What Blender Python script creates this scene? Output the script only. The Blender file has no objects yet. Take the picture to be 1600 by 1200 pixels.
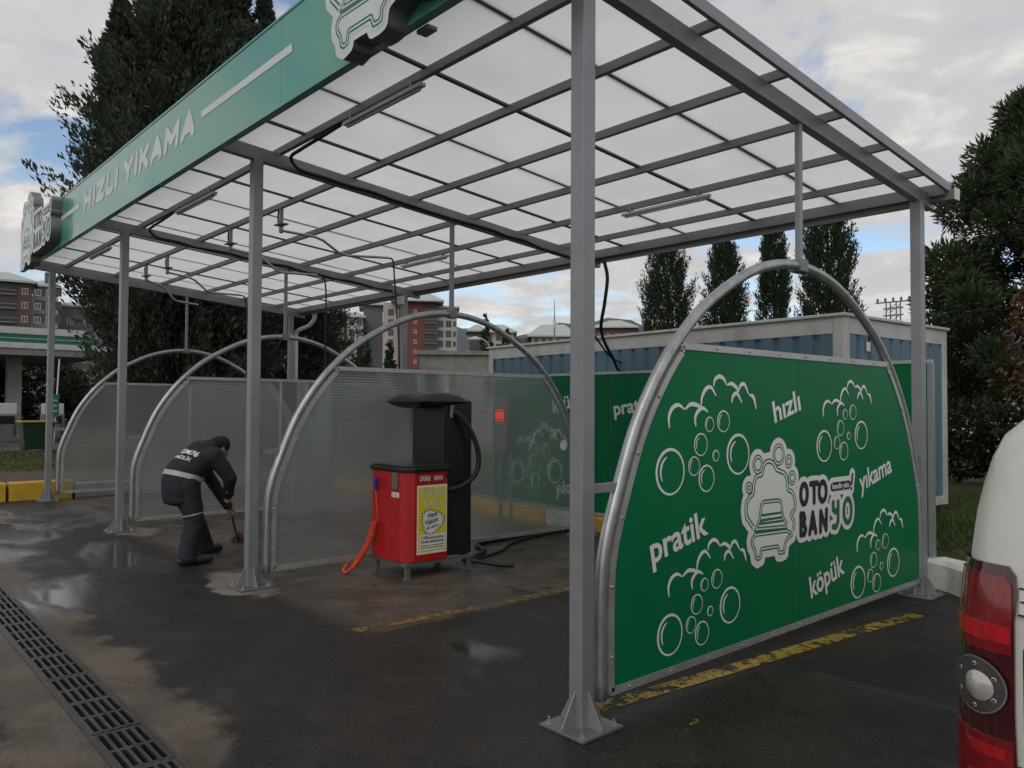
import bpy, math, random
import numpy as np
from mathutils import Matrix, Vector

random.seed(7)
rng = np.random.default_rng(7)
SC = bpy.context.scene
COL = SC.collection
R = math.radians

# ------------------------------------------------------------------ camera
cam_data = bpy.data.cameras.new('camera')
cam = bpy.data.objects.new('camera', cam_data)
COL.objects.link(cam)
SC.camera = cam
cam_data.sensor_width = 36.0
cam_data.lens = 1224.2186 / 1600 * 36.0
cam_data.clip_start = 0.05
cam_data.clip_end = 5000
PITCH, YAW, ROLL = 0.0282, 0.8436, 0.0054
fw = Vector((-math.sin(YAW) * math.cos(PITCH), math.cos(YAW) * math.cos(PITCH), math.sin(PITCH)))
rt = Vector((math.cos(YAW), math.sin(YAW), 0))
up = rt.cross(fw)
r2 = rt * math.cos(ROLL) + up * math.sin(ROLL)
u2 = -rt * math.sin(ROLL) + up * math.cos(ROLL)
mw = Matrix((r2, u2, -fw)).transposed().to_4x4()
mw.translation = Vector((2.7395, -2.9171, 1.6123))
cam.matrix_world = mw
SC.render.resolution_x, SC.render.resolution_y = 1024, 768

# ------------------------------------------------------------------ sky, sun, exposure
SUN_AZ, SUN_EL = R(152), R(40)          # compass angle from +Y towards +X
world = bpy.data.worlds.new('World')
SC.world = world
world.use_nodes = True
nt = world.node_tree
nt.nodes.clear()


def N(tree, kind, **kw):
    n = tree.nodes.new(kind)
    for k, v in kw.items():
        if k == 'ins':
            for a, b in v.items():
                n.inputs[a].default_value = b
        else:
            setattr(n, k, v)
    return n


sky = N(nt, 'ShaderNodeTexSky', sky_type='NISHITA', sun_disc=False, sun_elevation=SUN_EL,
        sun_rotation=SUN_AZ, altitude=50, air_density=1.0, dust_density=0.6, ozone_density=1.2)
tc = N(nt, 'ShaderNodeTexCoord')
sep = N(nt, 'ShaderNodeSeparateXYZ')
nt.links.new(tc.outputs['Generated'], sep.inputs[0])
zz = N(nt, 'ShaderNodeMath', operation='ADD', ins={1: 0.22})
za = N(nt, 'ShaderNodeMath', operation='ABSOLUTE')
nt.links.new(sep.outputs[2], za.inputs[0])
nt.links.new(za.outputs[0], zz.inputs[0])
comb = N(nt, 'ShaderNodeCombineXYZ')
for i in (0, 1):
    d = N(nt, 'ShaderNodeMath', operation='DIVIDE')
    nt.links.new(sep.outputs[i], d.inputs[0])
    nt.links.new(zz.outputs[0], d.inputs[1])
    nt.links.new(d.outputs[0], comb.inputs[i])
n1 = N(nt, 'ShaderNodeTexNoise', ins={'Scale': 1.9, 'Detail': 9.0, 'Roughness': 0.58, 'Distortion': 0.25})
n2 = N(nt, 'ShaderNodeTexNoise', ins={'Scale': 3.4, 'Detail': 8.0, 'Roughness': 0.6, 'Distortion': 0.35})
mp2 = N(nt, 'ShaderNodeMapping', ins={'Location': (3.7, 1.3, 5.0)})
mp1 = N(nt, 'ShaderNodeMapping', ins={'Location': (0.55, 0.2, 0.0)})
nt.links.new(comb.outputs[0], mp1.inputs[0])
nt.links.new(comb.outputs[0], mp2.inputs[0])
nt.links.new(mp1.outputs[0], n1.inputs['Vector'])
nt.links.new(mp2.outputs[0], n2.inputs['Vector'])
cover = N(nt, 'ShaderNodeValToRGB')
cover.color_ramp.elements[0].position = 0.385
cover.color_ramp.elements[0].color = (0.03, 0.03, 0.03, 1)
cover.color_ramp.elements[1].position = 0.485
cover.color_ramp.elements[1].color = (1, 1, 1, 1)
nt.links.new(n1.outputs[0], cover.inputs[0])
shade = N(nt, 'ShaderNodeValToRGB')
el = shade.color_ramp.elements
el[0].position, el[0].color = 0.34, (0.60, 0.60, 0.635, 1)
el[1].position, el[1].color = 0.66, (0.92, 0.89, 0.84, 1)
e = el.new(0.52)
e.color = (0.665, 0.655, 0.655, 1)
nt.links.new(n2.outputs[0], shade.inputs[0])
skyb = N(nt, 'ShaderNodeVectorMath', operation='SCALE', ins={'Scale': 0.15})
nt.links.new(sky.outputs[0], skyb.inputs[0])
mixs = N(nt, 'ShaderNodeMix', data_type='RGBA')
nt.links.new(cover.outputs[0], mixs.inputs['Factor'])
nt.links.new(skyb.outputs[0], mixs.inputs['A'])
nt.links.new(shade.outputs[0], mixs.inputs['B'])
bg = N(nt, 'ShaderNodeBackground', ins={'Strength': 1.0})
nt.links.new(mixs.outputs['Result'], bg.inputs['Color'])
wo = N(nt, 'ShaderNodeOutputWorld')
nt.links.new(bg.outputs[0], wo.inputs[0])

sun_data = bpy.data.lights.new('sun', 'SUN')
sun_data.energy = 0.9
sun_data.angle = R(45)
sun_data.color = (1.0, 0.95, 0.87)
sun = bpy.data.objects.new('sun', sun_data)
COL.objects.link(sun)
sd = Vector((math.sin(SUN_AZ) * math.cos(SUN_EL), math.cos(SUN_AZ) * math.cos(SUN_EL), math.sin(SUN_EL)))
sun.rotation_euler = sd.to_track_quat('Z', 'Y').to_euler()
sun.location = (0, 0, 30)

SC.view_settings.view_transform = 'Standard'
SC.view_settings.look = 'None'
SC.view_settings.exposure = -0.1
SC.view_settings.gamma = 1.0
SC.view_settings.use_curve_mapping = False
SC.cycles.max_bounces = 10
SC.cycles.transparent_max_bounces = 24

# ------------------------------------------------------------------ helpers
ORG = {}                                   # world origin of each object


def tag(o, label=None, cat=None, group=None, kind=None):
    if label: o['label'] = label
    if cat: o['category'] = cat
    if group: o['group'] = group
    if kind: o['kind'] = kind
    return o


def empty(name, loc, label, cat, group=None):
    o = bpy.data.objects.new(name, None)
    COL.objects.link(o)
    o.location = loc
    o.empty_display_size = 0.2
    ORG[o.name] = Vector(loc)
    return tag(o, label, cat, group)


def link_mesh(name, me, parent=None, loc=None):
    o = bpy.data.objects.new(name, me)
    COL.objects.link(o)
    if parent is not None:
        o.parent = parent
        ORG[o.name] = ORG[parent.name]
    else:
        ORG[o.name] = Vector(loc or (0, 0, 0))
        o.location = ORG[o.name]
    return o


def copy_tree(o, parent=None, off=(0, 0, 0)):
    c = o.copy()
    COL.objects.link(c)
    if parent is None:
        c.location = Vector(o.location) + Vector(off)
        ORG[c.name] = ORG[o.name] + Vector(off)
    else:
        c.parent = parent
        ORG[c.name] = ORG[parent.name]
    for ch in list(o.children):
        copy_tree(ch, c)
    return c


def frame(d):
    d = Vector(d).normalized()
    a = Vector((0, 0, 1)) if abs(d.z) < 0.95 else Vector((1, 0, 0))
    x = d.cross(a).normalized()
    return x, x.cross(d).normalized()


def catmull(pts, n=6):
    P = [Vector(p) for p in pts]
    P = [P[0] * 2 - P[1]] + P + [P[-1] * 2 - P[-2]]
    out = []
    for i in range(1, len(P) - 2):
        for k in range(n):
            t = k / n
            a, b, c, d = P[i - 1], P[i], P[i + 1], P[i + 2]
            out.append(0.5 * ((2 * b) + (c - a) * t + (2 * a - 5 * b + 4 * c - d) * t * t + (3 * b - a - 3 * c + d) * t ** 3))
    out.append(P[-2])
    return out


class MB:
    def __init__(self):
        self.v, self.f, self.m = [], [], []

    def add(self, vs, fs, mi=0):
        o = len(self.v)
        self.v += [Vector(p) for p in vs]
        self.f += [tuple(i + o for i in f) for f in fs]
        self.m += [mi] * len(fs)
        return self

    def box(self, lo, hi, mi=0, rz=0, piv=None):
        x0, y0, z0 = lo
        x1, y1, z1 = hi
        vs = [Vector(p) for p in ((x0, y0, z0), (x1, y0, z0), (x1, y1, z0), (x0, y1, z0),
                                  (x0, y0, z1), (x1, y0, z1), (x1, y1, z1), (x0, y1, z1))]
        if rz:
            pv = Vector(piv or ((x0 + x1) / 2, (y0 + y1) / 2, 0))
            mt = Matrix.Rotation(rz, 3, 'Z')
            vs = [mt @ (p - pv) + pv for p in vs]
        return self.add(vs, [(0, 3, 2, 1), (4, 5, 6, 7), (0, 1, 5, 4), (1, 2, 6, 5), (2, 3, 7, 6), (3, 0, 4, 7)], mi)

    def bar(self, a, b, w, h, mi=0, upv=None):
        """rectangular bar from a to b, width w sideways, h up"""
        a, b = Vector(a), Vector(b)
        d = (b - a).normalized()
        u = Vector(upv) if upv else (Vector((0, 0, 1)) if abs(d.z) < 0.95 else Vector((0, 1, 0)))
        x = d.cross(u).normalized() * (w / 2)
        y = x.cross(d).normalized() * (h / 2)
        vs = [p + sx * x + sy * y for p in (a, b) for sx, sy in ((-1, -1), (1, -1), (1, 1), (-1, 1))]
        return self.add(vs, [(0, 1, 2, 3), (7, 6, 5, 4), (0, 4, 5, 1), (1, 5, 6, 2), (2, 6, 7, 3), (3, 7, 4, 0)], mi)

    def tube(self, pts, r, n=8, mi=0, cap=True):
        P = [Vector(p) for p in pts]
        rr = r if isinstance(r, (list, tuple)) else [r] * len(P)
        vs, fs = [], []
        x = None
        for i, p in enumerate(P):
            d = (P[min(i + 1, len(P) - 1)] - P[max(i - 1, 0)])
            if d.length < 1e-9: d = Vector((0, 0, 1))
            d.normalize()
            if x is None:
                x, y = frame(d)
            else:
                x = (x - d * x.dot(d))
                x = x.normalized() if x.length > 1e-6 else frame(d)[0]
                y = x.cross(d).normalized()
            for k in range(n):
                a = 2 * math.pi * k / n
                vs.append(p + (x * math.cos(a) + y * math.sin(a)) * rr[i])
        for i in range(len(P) - 1):
            for k in range(n):
                fs.append((i * n + k, i * n + (k + 1) % n, (i + 1) * n + (k + 1) % n, (i + 1) * n + k))
        if cap:
            fs.append(tuple(range(n))[::-1])
            fs.append(tuple((len(P) - 1) * n + k for k in range(n)))
        return self.add(vs, fs, mi)

    def prism(self, poly, fn, t0, t1, mi=0):
        """closed 2D polygon (u,v), fn(u,v,t) -> 3D, from t0 to t1"""
        n = len(poly)
        vs = [fn(u, v, t0) for u, v in poly] + [fn(u, v, t1) for u, v in poly]
        fs = [tuple(range(n))[::-1], tuple(range(n, 2 * n))]
        fs += [(i, (i + 1) % n, n + (i + 1) % n, n + i) for i in range(n)]
        return self.add(vs, fs, mi)

    def lathe(self, prof, c, n=16, mi=0, axis='Z'):
        c = Vector(c)
        vs, fs = [], []
        for r, h in prof:
            for k in range(n):
                a = 2 * math.pi * k / n
                q = {'Z': (r * math.cos(a), r * math.sin(a), h), 'Y': (r * math.cos(a), h, r * math.sin(a)),
                     'X': (h, r * math.cos(a), r * math.sin(a))}[axis]
                vs.append(c + Vector(q))
        for i in range(len(prof) - 1):
            for k in range(n):
                fs.append((i * n + k, i * n + (k + 1) % n, (i + 1) * n + (k + 1) % n, (i + 1) * n + k))
        fs.append(tuple(range(n))[::-1])
        fs.append(tuple((len(prof) - 1) * n + k for k in range(n)))
        return self.add(vs, fs, mi)

    def mesh(self, name, mats, org=(0, 0, 0), smooth=False):
        me = bpy.data.meshes.new(name)
        o = Vector(org)
        me.from_pydata([tuple(p - o) for p in self.v], [], self.f)
        for m in (mats if isinstance(mats, (list, tuple)) else [mats]):
            me.materials.append(m)
        me.polygons.foreach_set('material_index', self.m)
        if smooth:
            me.polygons.foreach_set('use_smooth', [True] * len(self.f))
            if smooth is not True:
                me.set_sharp_from_angle(angle=R(smooth))
        me.update()
        return me

    def build(self, name, mats, parent=None, loc=None, smooth=False, bevel=0):
        org = ORG[parent.name] if parent is not None else Vector(loc or (0, 0, 0))
        o = link_mesh(name, self.mesh(name, mats, org, smooth), parent, org)
        if bevel:
            b = o.modifiers.new('bevel', 'BEVEL')
            b.width, b.segments, b.limit_method, b.angle_limit = bevel, 2, 'ANGLE', R(40)
        return o


def np_mesh(name, V, F, mat, parent=None, loc=None):
    """big triangle / quad soups"""
    org = ORG[parent.name] if parent is not None else Vector(loc or (0, 0, 0))
    me = bpy.data.meshes.new(name)
    V = np.asarray(V, dtype=np.float32) - np.array(org, dtype=np.float32)
    k = F.shape[1]
    me.vertices.add(len(V)); me.vertices.foreach_set('co', V.ravel())
    me.loops.add(F.size); me.loops.foreach_set('vertex_index', F.ravel().astype(np.int32))
    me.polygons.add(len(F)); me.polygons.foreach_set('loop_start', np.arange(0, F.size, k, dtype=np.int32))
    me.update(calc_edges=True)
    me.materials.append(mat)
    return link_mesh(name, me, parent, org)


# ------------------------------------------------------------------ materials
def srgb(r, g, b):
    f = lambda c: (c / 255 / 12.92) if c / 255 <= 0.04045 else ((c / 255 + 0.055) / 1.055) ** 2.4
    return (f(r), f(g), f(b))


def new_mat(name):
    m = bpy.data.materials.new(name)
    m.use_nodes = True
    t = m.node_tree
    t.nodes.clear()
    out = N(t, 'ShaderNodeOutputMaterial')
    return m, t, out


def pm(name, col, rough=0.5, metal=0.0, var=0.12, scale=4.0, bump=0.0, bscale=60.0, rvar=0.08,
       dirt=None, dirt_amt=0.35, dirt_scale=2.5, coat=0.0, spec=0.5, stretch=(1, 1, 1)):
    """procedural paint / metal / plastic: two noises drive colour, wear and roughness"""
    m, t, out = new_mat(name)
    b = N(t, 'ShaderNodeBsdfPrincipled', ins={'Metallic': metal, 'Roughness': rough, 'Coat Weight': coat,
                                              'Specular IOR Level': spec})
    co = N(t, 'ShaderNodeTexCoord')
    mp = N(t, 'ShaderNodeMapping', ins={'Scale': stretch})
    t.links.new(co.outputs['Object'], mp.inputs[0])
    n = N(t, 'ShaderNodeTexNoise', ins={'Scale': scale, 'Detail': 6.0, 'Roughness': 0.6})
    t.links.new(mp.outputs[0], n.inputs['Vector'])
    rp = N(t, 'ShaderNodeValToRGB')
    e = rp.color_ramp.elements
    e[0].position, e[1].position = 0.3, 0.7
    e[0].color = tuple(c * (1 - var) for c in col) + (1,)
    e[1].color = tuple(min(1, c * (1 + var)) for c in col) + (1,)
    t.links.new(n.outputs[0], rp.inputs[0])
    last = rp.outputs[0]
    if dirt:
        n3 = N(t, 'ShaderNodeTexNoise', ins={'Scale': dirt_scale, 'Detail': 9.0, 'Roughness': 0.7})
        t.links.new(mp.outputs[0], n3.inputs['Vector'])
        r3 = N(t, 'ShaderNodeValToRGB')
        r3.color_ramp.elements[0].position, r3.color_ramp.elements[1].position = 0.48, 0.72
        r3.color_ramp.elements[1].color = (dirt_amt,) * 3 + (1,)
        t.links.new(n3.outputs[0], r3.inputs[0])
        mx = N(t, 'ShaderNodeMix', data_type='RGBA', ins={'B': tuple(dirt) + (1,)})
        t.links.new(r3.outputs[0], mx.inputs['Factor'])
        t.links.new(last, mx.inputs['A'])
        last = mx.outputs['Result']
    t.links.new(last, b.inputs['Base Color'])
    mr = N(t, 'ShaderNodeMapRange', ins={'To Min': max(0.02, rough - rvar), 'To Max': min(1, rough + rvar)})
    t.links.new(n.outputs[0], mr.inputs[0])
    t.links.new(mr.outputs[0], b.inputs['Roughness'])
    if bump:
        nb = N(t, 'ShaderNodeTexNoise', ins={'Scale': bscale, 'Detail': 4.0})
        t.links.new(co.outputs['Object'], nb.inputs['Vector'])
        bp = N(t, 'ShaderNodeBump', ins={'Strength': bump, 'Distance': 0.01})
        t.links.new(nb.outputs[0], bp.inputs['Height'])
        t.links.new(bp.outputs[0], b.inputs['Normal'])
    t.links.new(b.outputs[0], out.inputs[0])
    return m


M = {}
M['steel'] = pm('painted_steel', (0.27, 0.275, 0.285), 0.42, 0.35, 0.08, 7, 0.03, 90, dirt=(0.16, 0.15, 0.14), dirt_amt=0.3)
M['galv'] = pm('galvanised_pipe', (0.42, 0.43, 0.43), 0.38, 0.7, 0.22, 16, 0.04, 120, dirt=(0.25, 0.24, 0.23), stretch=(1, 1, .5))
M['alu'] = pm('aluminium_trim', (0.46, 0.46, 0.45), 0.4, 0.55, 0.1, 9, dirt=(0.2, 0.19, 0.17))
M['purlin'] = pm('purlin_steel', (0.24, 0.25, 0.265), 0.5, 0.25, 0.08, 5)
M['bar'] = pm('glazing_bar_metal', (0.12, 0.12, 0.125), 0.5, 0.3, 0.1, 6)
M['green'] = pm('green_sheet', (0.003, 0.150, 0.056), 0.38, 0.0, 0.07, 1.2, 0.008, 30, rvar=0.05, spec=0.12, dirt=(0.012, 0.14, 0.06), dirt_amt=0.25)
M['fascia_green'] = pm('fascia_green', (0.070, 0.31, 0.21), 0.26, 0.0, 0.06, 0.8, 0.006, 8, rvar=0.05, coat=0.5)
M['white_print'] = pm('white_print', (0.76, 0.755, 0.72), 0.45, 0, 0.05, 3)
M['fascia_print'] = pm('fascia_white_print', (0.66, 0.68, 0.67), 0.4, 0, 0.05, 3)
M['green_print'] = pm('green_print', (0.006, 0.14, 0.055), 0.4, 0, 0.05, 3)
M['black_print'] = pm('black_print', (0.012, 0.014, 0.014), 0.4, 0, 0.1, 3)
M['black_plastic'] = pm('black_plastic', (0.010, 0.010, 0.011), 0.38, 0, 0.2, 8, 0.05, 220)
M['rubber'] = pm('black_rubber', (0.012, 0.012, 0.013), 0.55, 0, 0.2, 10, 0.05, 150)
M['red'] = pm('red_paint', (0.42, 0.010, 0.012), 0.36, 0, 0.08, 3, 0.02, 60, dirt=(0.2, 0.02, 0.015), dirt_amt=0.35, coat=0.15)
M['red_label'] = pm('red_label', (0.34, 0.02, 0.02), 0.4, 0, 0.06, 4)
M['orange'] = pm('orange_hose_plastic', (0.75, 0.075, 0.01), 0.4, 0, 0.1, 8)
M['yellow_poster'] = pm('yellow_poster', (0.72, 0.60, 0.03), 0.35, 0, 0.06, 4)
M['blue_plastic'] = pm('blue_plastic', (0.02, 0.04, 0.35), 0.4, 0, 0.1, 6)
M['grey_metal'] = pm('grey_metal', (0.22, 0.22, 0.22), 0.45, 0.6, 0.12, 9)
M['white_plastic'] = pm('white_plastic', (0.66, 0.66, 0.64), 0.45, 0, 0.06, 5, dirt=(0.4, 0.39, 0.36))
M['lamp_white'] = pm('lamp_housing', (0.62, 0.63, 0.64), 0.4, 0, 0.05, 5)
M['iron'] = pm('cast_iron', (0.055, 0.050, 0.046), 0.42, 0.4, 0.3, 9, 0.15, 140, dirt=(0.14, 0.115, 0.09), dirt_amt=0.55, dirt_scale=5)
M['dark_pit'] = pm('dark_channel', (0.012, 0.011, 0.010), 0.7, 0, 0.3, 6)
M['concrete'] = pm('concrete', (0.30, 0.29, 0.265), 0.85, 0, 0.18, 3, 0.2, 70, dirt=(0.13, 0.12, 0.10), dirt_amt=0.5)
M['yellow_kerb'] = pm('yellow_kerb_paint', (0.55, 0.33, 0.02), 0.55, 0, 0.12, 3, 0.12, 60, dirt=(0.2, 0.15, 0.06), dirt_amt=0.6, dirt_scale=4)
M['white_kerb'] = pm('white_kerb_paint', (0.62, 0.60, 0.55), 0.6, 0, 0.1, 3, 0.2, 45, dirt=(0.22, 0.20, 0.16), dirt_amt=0.7, dirt_scale=5)
M['soil'] = pm('soil', (0.085, 0.055, 0.038), 0.95, 0, 0.35, 4, 0.5, 30)
M['container_blue'] = pm('container_blue', (0.090, 0.165, 0.225), 0.45, 0.1, 0.1, 2.2, 0.03, 50, dirt=(0.10, 0.13, 0.15), dirt_amt=0.5, stretch=(1, 1, .35))
M['container_frame'] = pm('container_frame', (0.50, 0.50, 0.48), 0.5, 0.1, 0.08, 3, dirt=(0.24, 0.20, 0.15), dirt_amt=0.55, stretch=(1, 1, .5))
M['bark'] = pm('bark', (0.075, 0.055, 0.04), 0.95, 0, 0.3, 8, 0.6, 24, stretch=(1, 1, .25))


def leaf_mat(name, a, b, scale=0.9):
    m, t, out = new_mat(name)
    co = N(t, 'ShaderNodeTexCoord')
    n = N(t, 'ShaderNodeTexNoise', ins={'Scale': scale, 'Detail': 8.0, 'Roughness': 0.75})
    t.links.new(co.outputs['Object'], n.inputs['Vector'])
    rp = N(t, 'ShaderNodeValToRGB')
    e = rp.color_ramp.elements
    e[0].position, e[1].position = 0.3, 0.68
    e[0].color, e[1].color = tuple(a) + (1,), tuple(b) + (1,)
    t.links.new(n.outputs[0], rp.inputs[0])
    p = N(t, 'ShaderNodeBsdfPrincipled', ins={'Roughness': 0.65, 'Specular IOR Level': 0.25})
    t.links.new(rp.outputs[0], p.inputs['Base Color'])
    tr = N(t, 'ShaderNodeBsdfTranslucent')
    t.links.new(rp.outputs[0], tr.inputs[0])
    mx = N(t, 'ShaderNodeMixShader', ins={0: 0.2})
    t.links.new(p.outputs[0], mx.inputs[1])
    t.links.new(tr.outputs[0], mx.inputs[2])
    t.links.new(mx.outputs[0], out.inputs[0])
    return m


M['conifer'] = leaf_mat('conifer_foliage', (0.030, 0.042, 0.030), (0.080, 0.098, 0.066))
M['cypress'] = leaf_mat('cypress_foliage', (0.020, 0.034, 0.018), (0.048, 0.070, 0.034))
M['pine'] = leaf_mat('pine_foliage', (0.028, 0.044, 0.022), (0.070, 0.095, 0.045))
M['brown_leaf'] = leaf_mat('autumn_foliage', (0.070, 0.035, 0.018), (0.19, 0.085, 0.035))
M['hedge'] = leaf_mat('hedge_foliage', (0.018, 0.022, 0.014), (0.045, 0.05, 0.028))
M['grass'] = leaf_mat('grass_blades', (0.040, 0.062, 0.018), (0.095, 0.125, 0.036), 0.6)


def roof_mat():
    m, t, out = new_mat('opal_roof_sheet')
    co = N(t, 'ShaderNodeTexCoord')
    n = N(t, 'ShaderNodeTexNoise', ins={'Scale': 1.1, 'Detail': 7.0, 'Roughness': 0.65})
    t.links.new(co.outputs['Object'], n.inputs['Vector'])
    rp = N(t, 'ShaderNodeValToRGB')
    e = rp.color_ramp.elements
    e[0].position, e[1].position = 0.3, 0.62
    e[0].color, e[1].color = (0.76, 0.755, 0.74, 1), (0.86, 0.86, 0.845, 1)
    t.links.new(n.outputs[0], rp.inputs[0])
    tr = N(t, 'ShaderNodeBsdfTranslucent')
    df = N(t, 'ShaderNodeBsdfDiffuse')
    gl = N(t, 'ShaderNodeBsdfGlossy', ins={'Roughness': 0.3, 'Color': (1, 1, 1, 1)})
    t.links.new(rp.outputs[0], tr.inputs[0])
    t.links.new(rp.outputs[0], df.inputs[0])
    m1 = N(t, 'ShaderNodeMixShader', ins={0: 0.12})
    t.links.new(tr.outputs[0], m1.inputs[1])
    t.links.new(df.outputs[0], m1.inputs[2])
    m2 = N(t, 'ShaderNodeMixShader', ins={0: 0.05})
    t.links.new(m1.outputs[0], m2.inputs[1])
    t.links.new(gl.outputs[0], m2.inputs[2])
    t.links.new(m2.outputs[0], out.inputs[0])
    return m


M['roof'] = roof_mat()


def frosted_mat():
    """fluted translucent plastic: rough see-through, scattering and a little gloss"""
    m, t, out = new_mat('fluted_plastic_sheet')
    co = N(t, 'ShaderNodeTexCoord')
    wv = N(t, 'ShaderNodeTexWave', wave_type='BANDS', bands_direction='Z', wave_profile='SIN',
           ins={'Scale': 12.0, 'Distortion': 0.25, 'Detail': 1.0, 'Detail Scale': 3.0})
    t.links.new(co.outputs['Object'], wv.inputs['Vector'])
    n = N(t, 'ShaderNodeTexNoise', ins={'Scale': 1.4, 'Detail': 8.0, 'Roughness': 0.7})
    t.links.new(co.outputs['Object'], n.inputs['Vector'])
    bp = N(t, 'ShaderNodeBump', ins={'Strength': 0.25, 'Distance': 0.004})
    t.links.new(wv.outputs[0], bp.inputs['Height'])
    tint = N(t, 'ShaderNodeValToRGB')
    e = tint.color_ramp.elements
    e[0].color, e[1].color = (0.62, 0.66, 0.65, 1), (0.86, 0.90, 0.89, 1)
    t.links.new(wv.outputs[0], tint.inputs[0])
    dus = N(t, 'ShaderNodeValToRGB')
    e = dus.color_ramp.elements
    e[0].position, e[1].position = 0.3, 0.7
    e[0].color, e[1].color = (0.16, 0.165, 0.155, 1), (0.28, 0.29, 0.275, 1)
    t.links.new(n.outputs[0], dus.inputs[0])
    rf = N(t, 'ShaderNodeBsdfRefraction', ins={'Roughness': 0.15, 'IOR': 1.10})
    t.links.new(tint.outputs[0], rf.inputs[0])
    t.links.new(bp.outputs[0], rf.inputs['Normal'])
    tr = N(t, 'ShaderNodeBsdfTranslucent')
    t.links.new(tint.outputs[0], tr.inputs[0])
    df = N(t, 'ShaderNodeBsdfDiffuse')
    t.links.new(dus.outputs[0], df.inputs[0])
    gl = N(t, 'ShaderNodeBsdfGlossy', ins={'Roughness': 0.28, 'Color': (0.9, 0.9, 0.9, 1)})
    t.links.new(bp.outputs[0], gl.inputs['Normal'])
    a = N(t, 'ShaderNodeMixShader', ins={0: 0.22})
    t.links.new(rf.outputs[0], a.inputs[1]); t.links.new(tr.outputs[0], a.inputs[2])
    b = N(t, 'ShaderNodeMixShader', ins={0: 0.16})
    t.links.new(a.outputs[0], b.inputs[1]); t.links.new(df.outputs[0], b.inputs[2])
    c = N(t, 'ShaderNodeMixShader', ins={0: 0.07})
    t.links.new(b.outputs[0], c.inputs[1]); t.links.new(gl.outputs[0], c.inputs[2])
    t.links.new(c.outputs[0], out.inputs[0])
    return m


M['frosted'] = frosted_mat()


def glass_mat(name, col, rough=0.08):
    m, t, out = new_mat(name)
    co = N(t, 'ShaderNodeTexCoord')
    n = N(t, 'ShaderNodeTexNoise', ins={'Scale': 0.35, 'Detail': 2.0})
    t.links.new(co.outputs['Object'], n.inputs['Vector'])
    rp = N(t, 'ShaderNodeValToRGB')
    rp.color_ramp.elements[0].color = tuple(c * .6 for c in col) + (1,)
    rp.color_ramp.elements[1].color = tuple(c * 1.5 for c in col) + (1,)
    t.links.new(n.outputs[0], rp.inputs[0])
    b = N(t, 'ShaderNodeBsdfPrincipled', ins={'Roughness': rough, 'Specular IOR Level': 0.6})
    t.links.new(rp.outputs[0], b.inputs['Base Color'])
    t.links.new(b.outputs[0], out.inputs[0])
    return m


M['pane'] = glass_mat('window_pane', (0.035, 0.04, 0.05))


def emit_mat(name, col, s):
    m, t, out = new_mat(name)
    e = N(t, 'ShaderNodeEmission', ins={'Color': tuple(col) + (1,), 'Strength': s})
    t.links.new(e.outputs[0], out.inputs[0])
    return m


M['led'] = emit_mat('red_led_digits', (1.0, 0.03, 0.02), 1.6)
# ------------------------------------------------------------------ flat print helpers
_tc = {}


def text_geo(body, bold=0.0):
    key = (body, bold)
    if key not in _tc:
        c = bpy.data.curves.new('tmp_text', 'FONT')
        c.body = body
        c.offset = bold
        c.resolution_u = 4
        o = bpy.data.objects.new('tmp_text', c)
        COL.objects.link(o)
        bpy.context.view_layer.update()
        me = bpy.data.meshes.new_from_object(o.evaluated_get(bpy.context.evaluated_depsgraph_get()))
        vs = [(v.co.x, v.co.y) for v in me.vertices]
        fs = [tuple(p.vertices) for p in me.polygons]
        bpy.data.objects.remove(o)
        bpy.data.curves.remove(c)
        bpy.data.meshes.remove(me)
        _tc[key] = (vs, fs)
    return _tc[key]


def put_text(mb, body, fn, start, width, asc, ang=0.0, bold=0.02, shear=0.0, t=0.0, mi=0):
    """lettering in the plane fn(u,v,t): starts at (u,v), fits width and ascender height"""
    vs, fs = text_geo(body, bold)
    x0 = min(v[0] for v in vs); x1 = max(v[0] for v in vs)
    sx = width / (x1 - x0)
    sy = asc / 0.72
    ca, sa = math.cos(ang), math.sin(ang)
    out = []
    for x, y in vs:
        u = (x - x0) * sx + y * sy * shear
        v = y * sy
        out.append(fn(start[0] + u * ca - v * sa, start[1] + u * sa + v * ca, t))
    mb.add(out, fs, mi)


def ring(mb, c, r0, r1, fn, t=0.0, n=36, mi=0, dx=0.0, dy=0.0):
    """flat ring; the inner circle can be shifted so that the line swells on one side"""
    vs = []
    for k in range(n):
        a = 2 * math.pi * k / n
        vs.append(fn(c[0] + r1 * math.cos(a), c[1] + r1 * math.sin(a), t))
        vs.append(fn(c[0] + dx + r0 * math.cos(a), c[1] + dy + r0 * math.sin(a), t))
    mb.add(vs, [(2 * k, 2 * ((k + 1) % n), 2 * ((k + 1) % n) + 1, 2 * k + 1) for k in range(n)], mi)


def disc(mb, c, r, fn, t=0.0, n=32, mi=0):
    mb.add([fn(c[0] + r * math.cos(2 * math.pi * k / n), c[1] + r * math.sin(2 * math.pi * k / n), t) for k in range(n)],
           [tuple(range(n))], mi)


def stroke(mb, pts, w, fn, t=0.0, mi=0, taper=False, sub=5):
    P = [Vector((p[0], p[1], 0)) for p in pts]
    if sub > 1 and len(P) > 2: P = catmull(P, sub)
    n = len(P)
    vs = []
    for i, p in enumerate(P):
        d = (P[min(i + 1, n - 1)] - P[max(i - 1, 0)]).normalized()
        q = i / (n - 1)
        ww = w / 2 * ((0.25 + 0.75 * math.sin(math.pi * min(1, max(0, q * 0.9 + 0.06)))) if taper else 1)
        nx, ny = -d.y * ww, d.x * ww
        vs += [fn(p.x + nx, p.y + ny, t), fn(p.x - nx, p.y - ny, t)]
    mb.add(vs, [(2 * i, 2 * i + 1, 2 * i + 3, 2 * i + 2) for i in range(n - 1)], mi)


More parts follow.
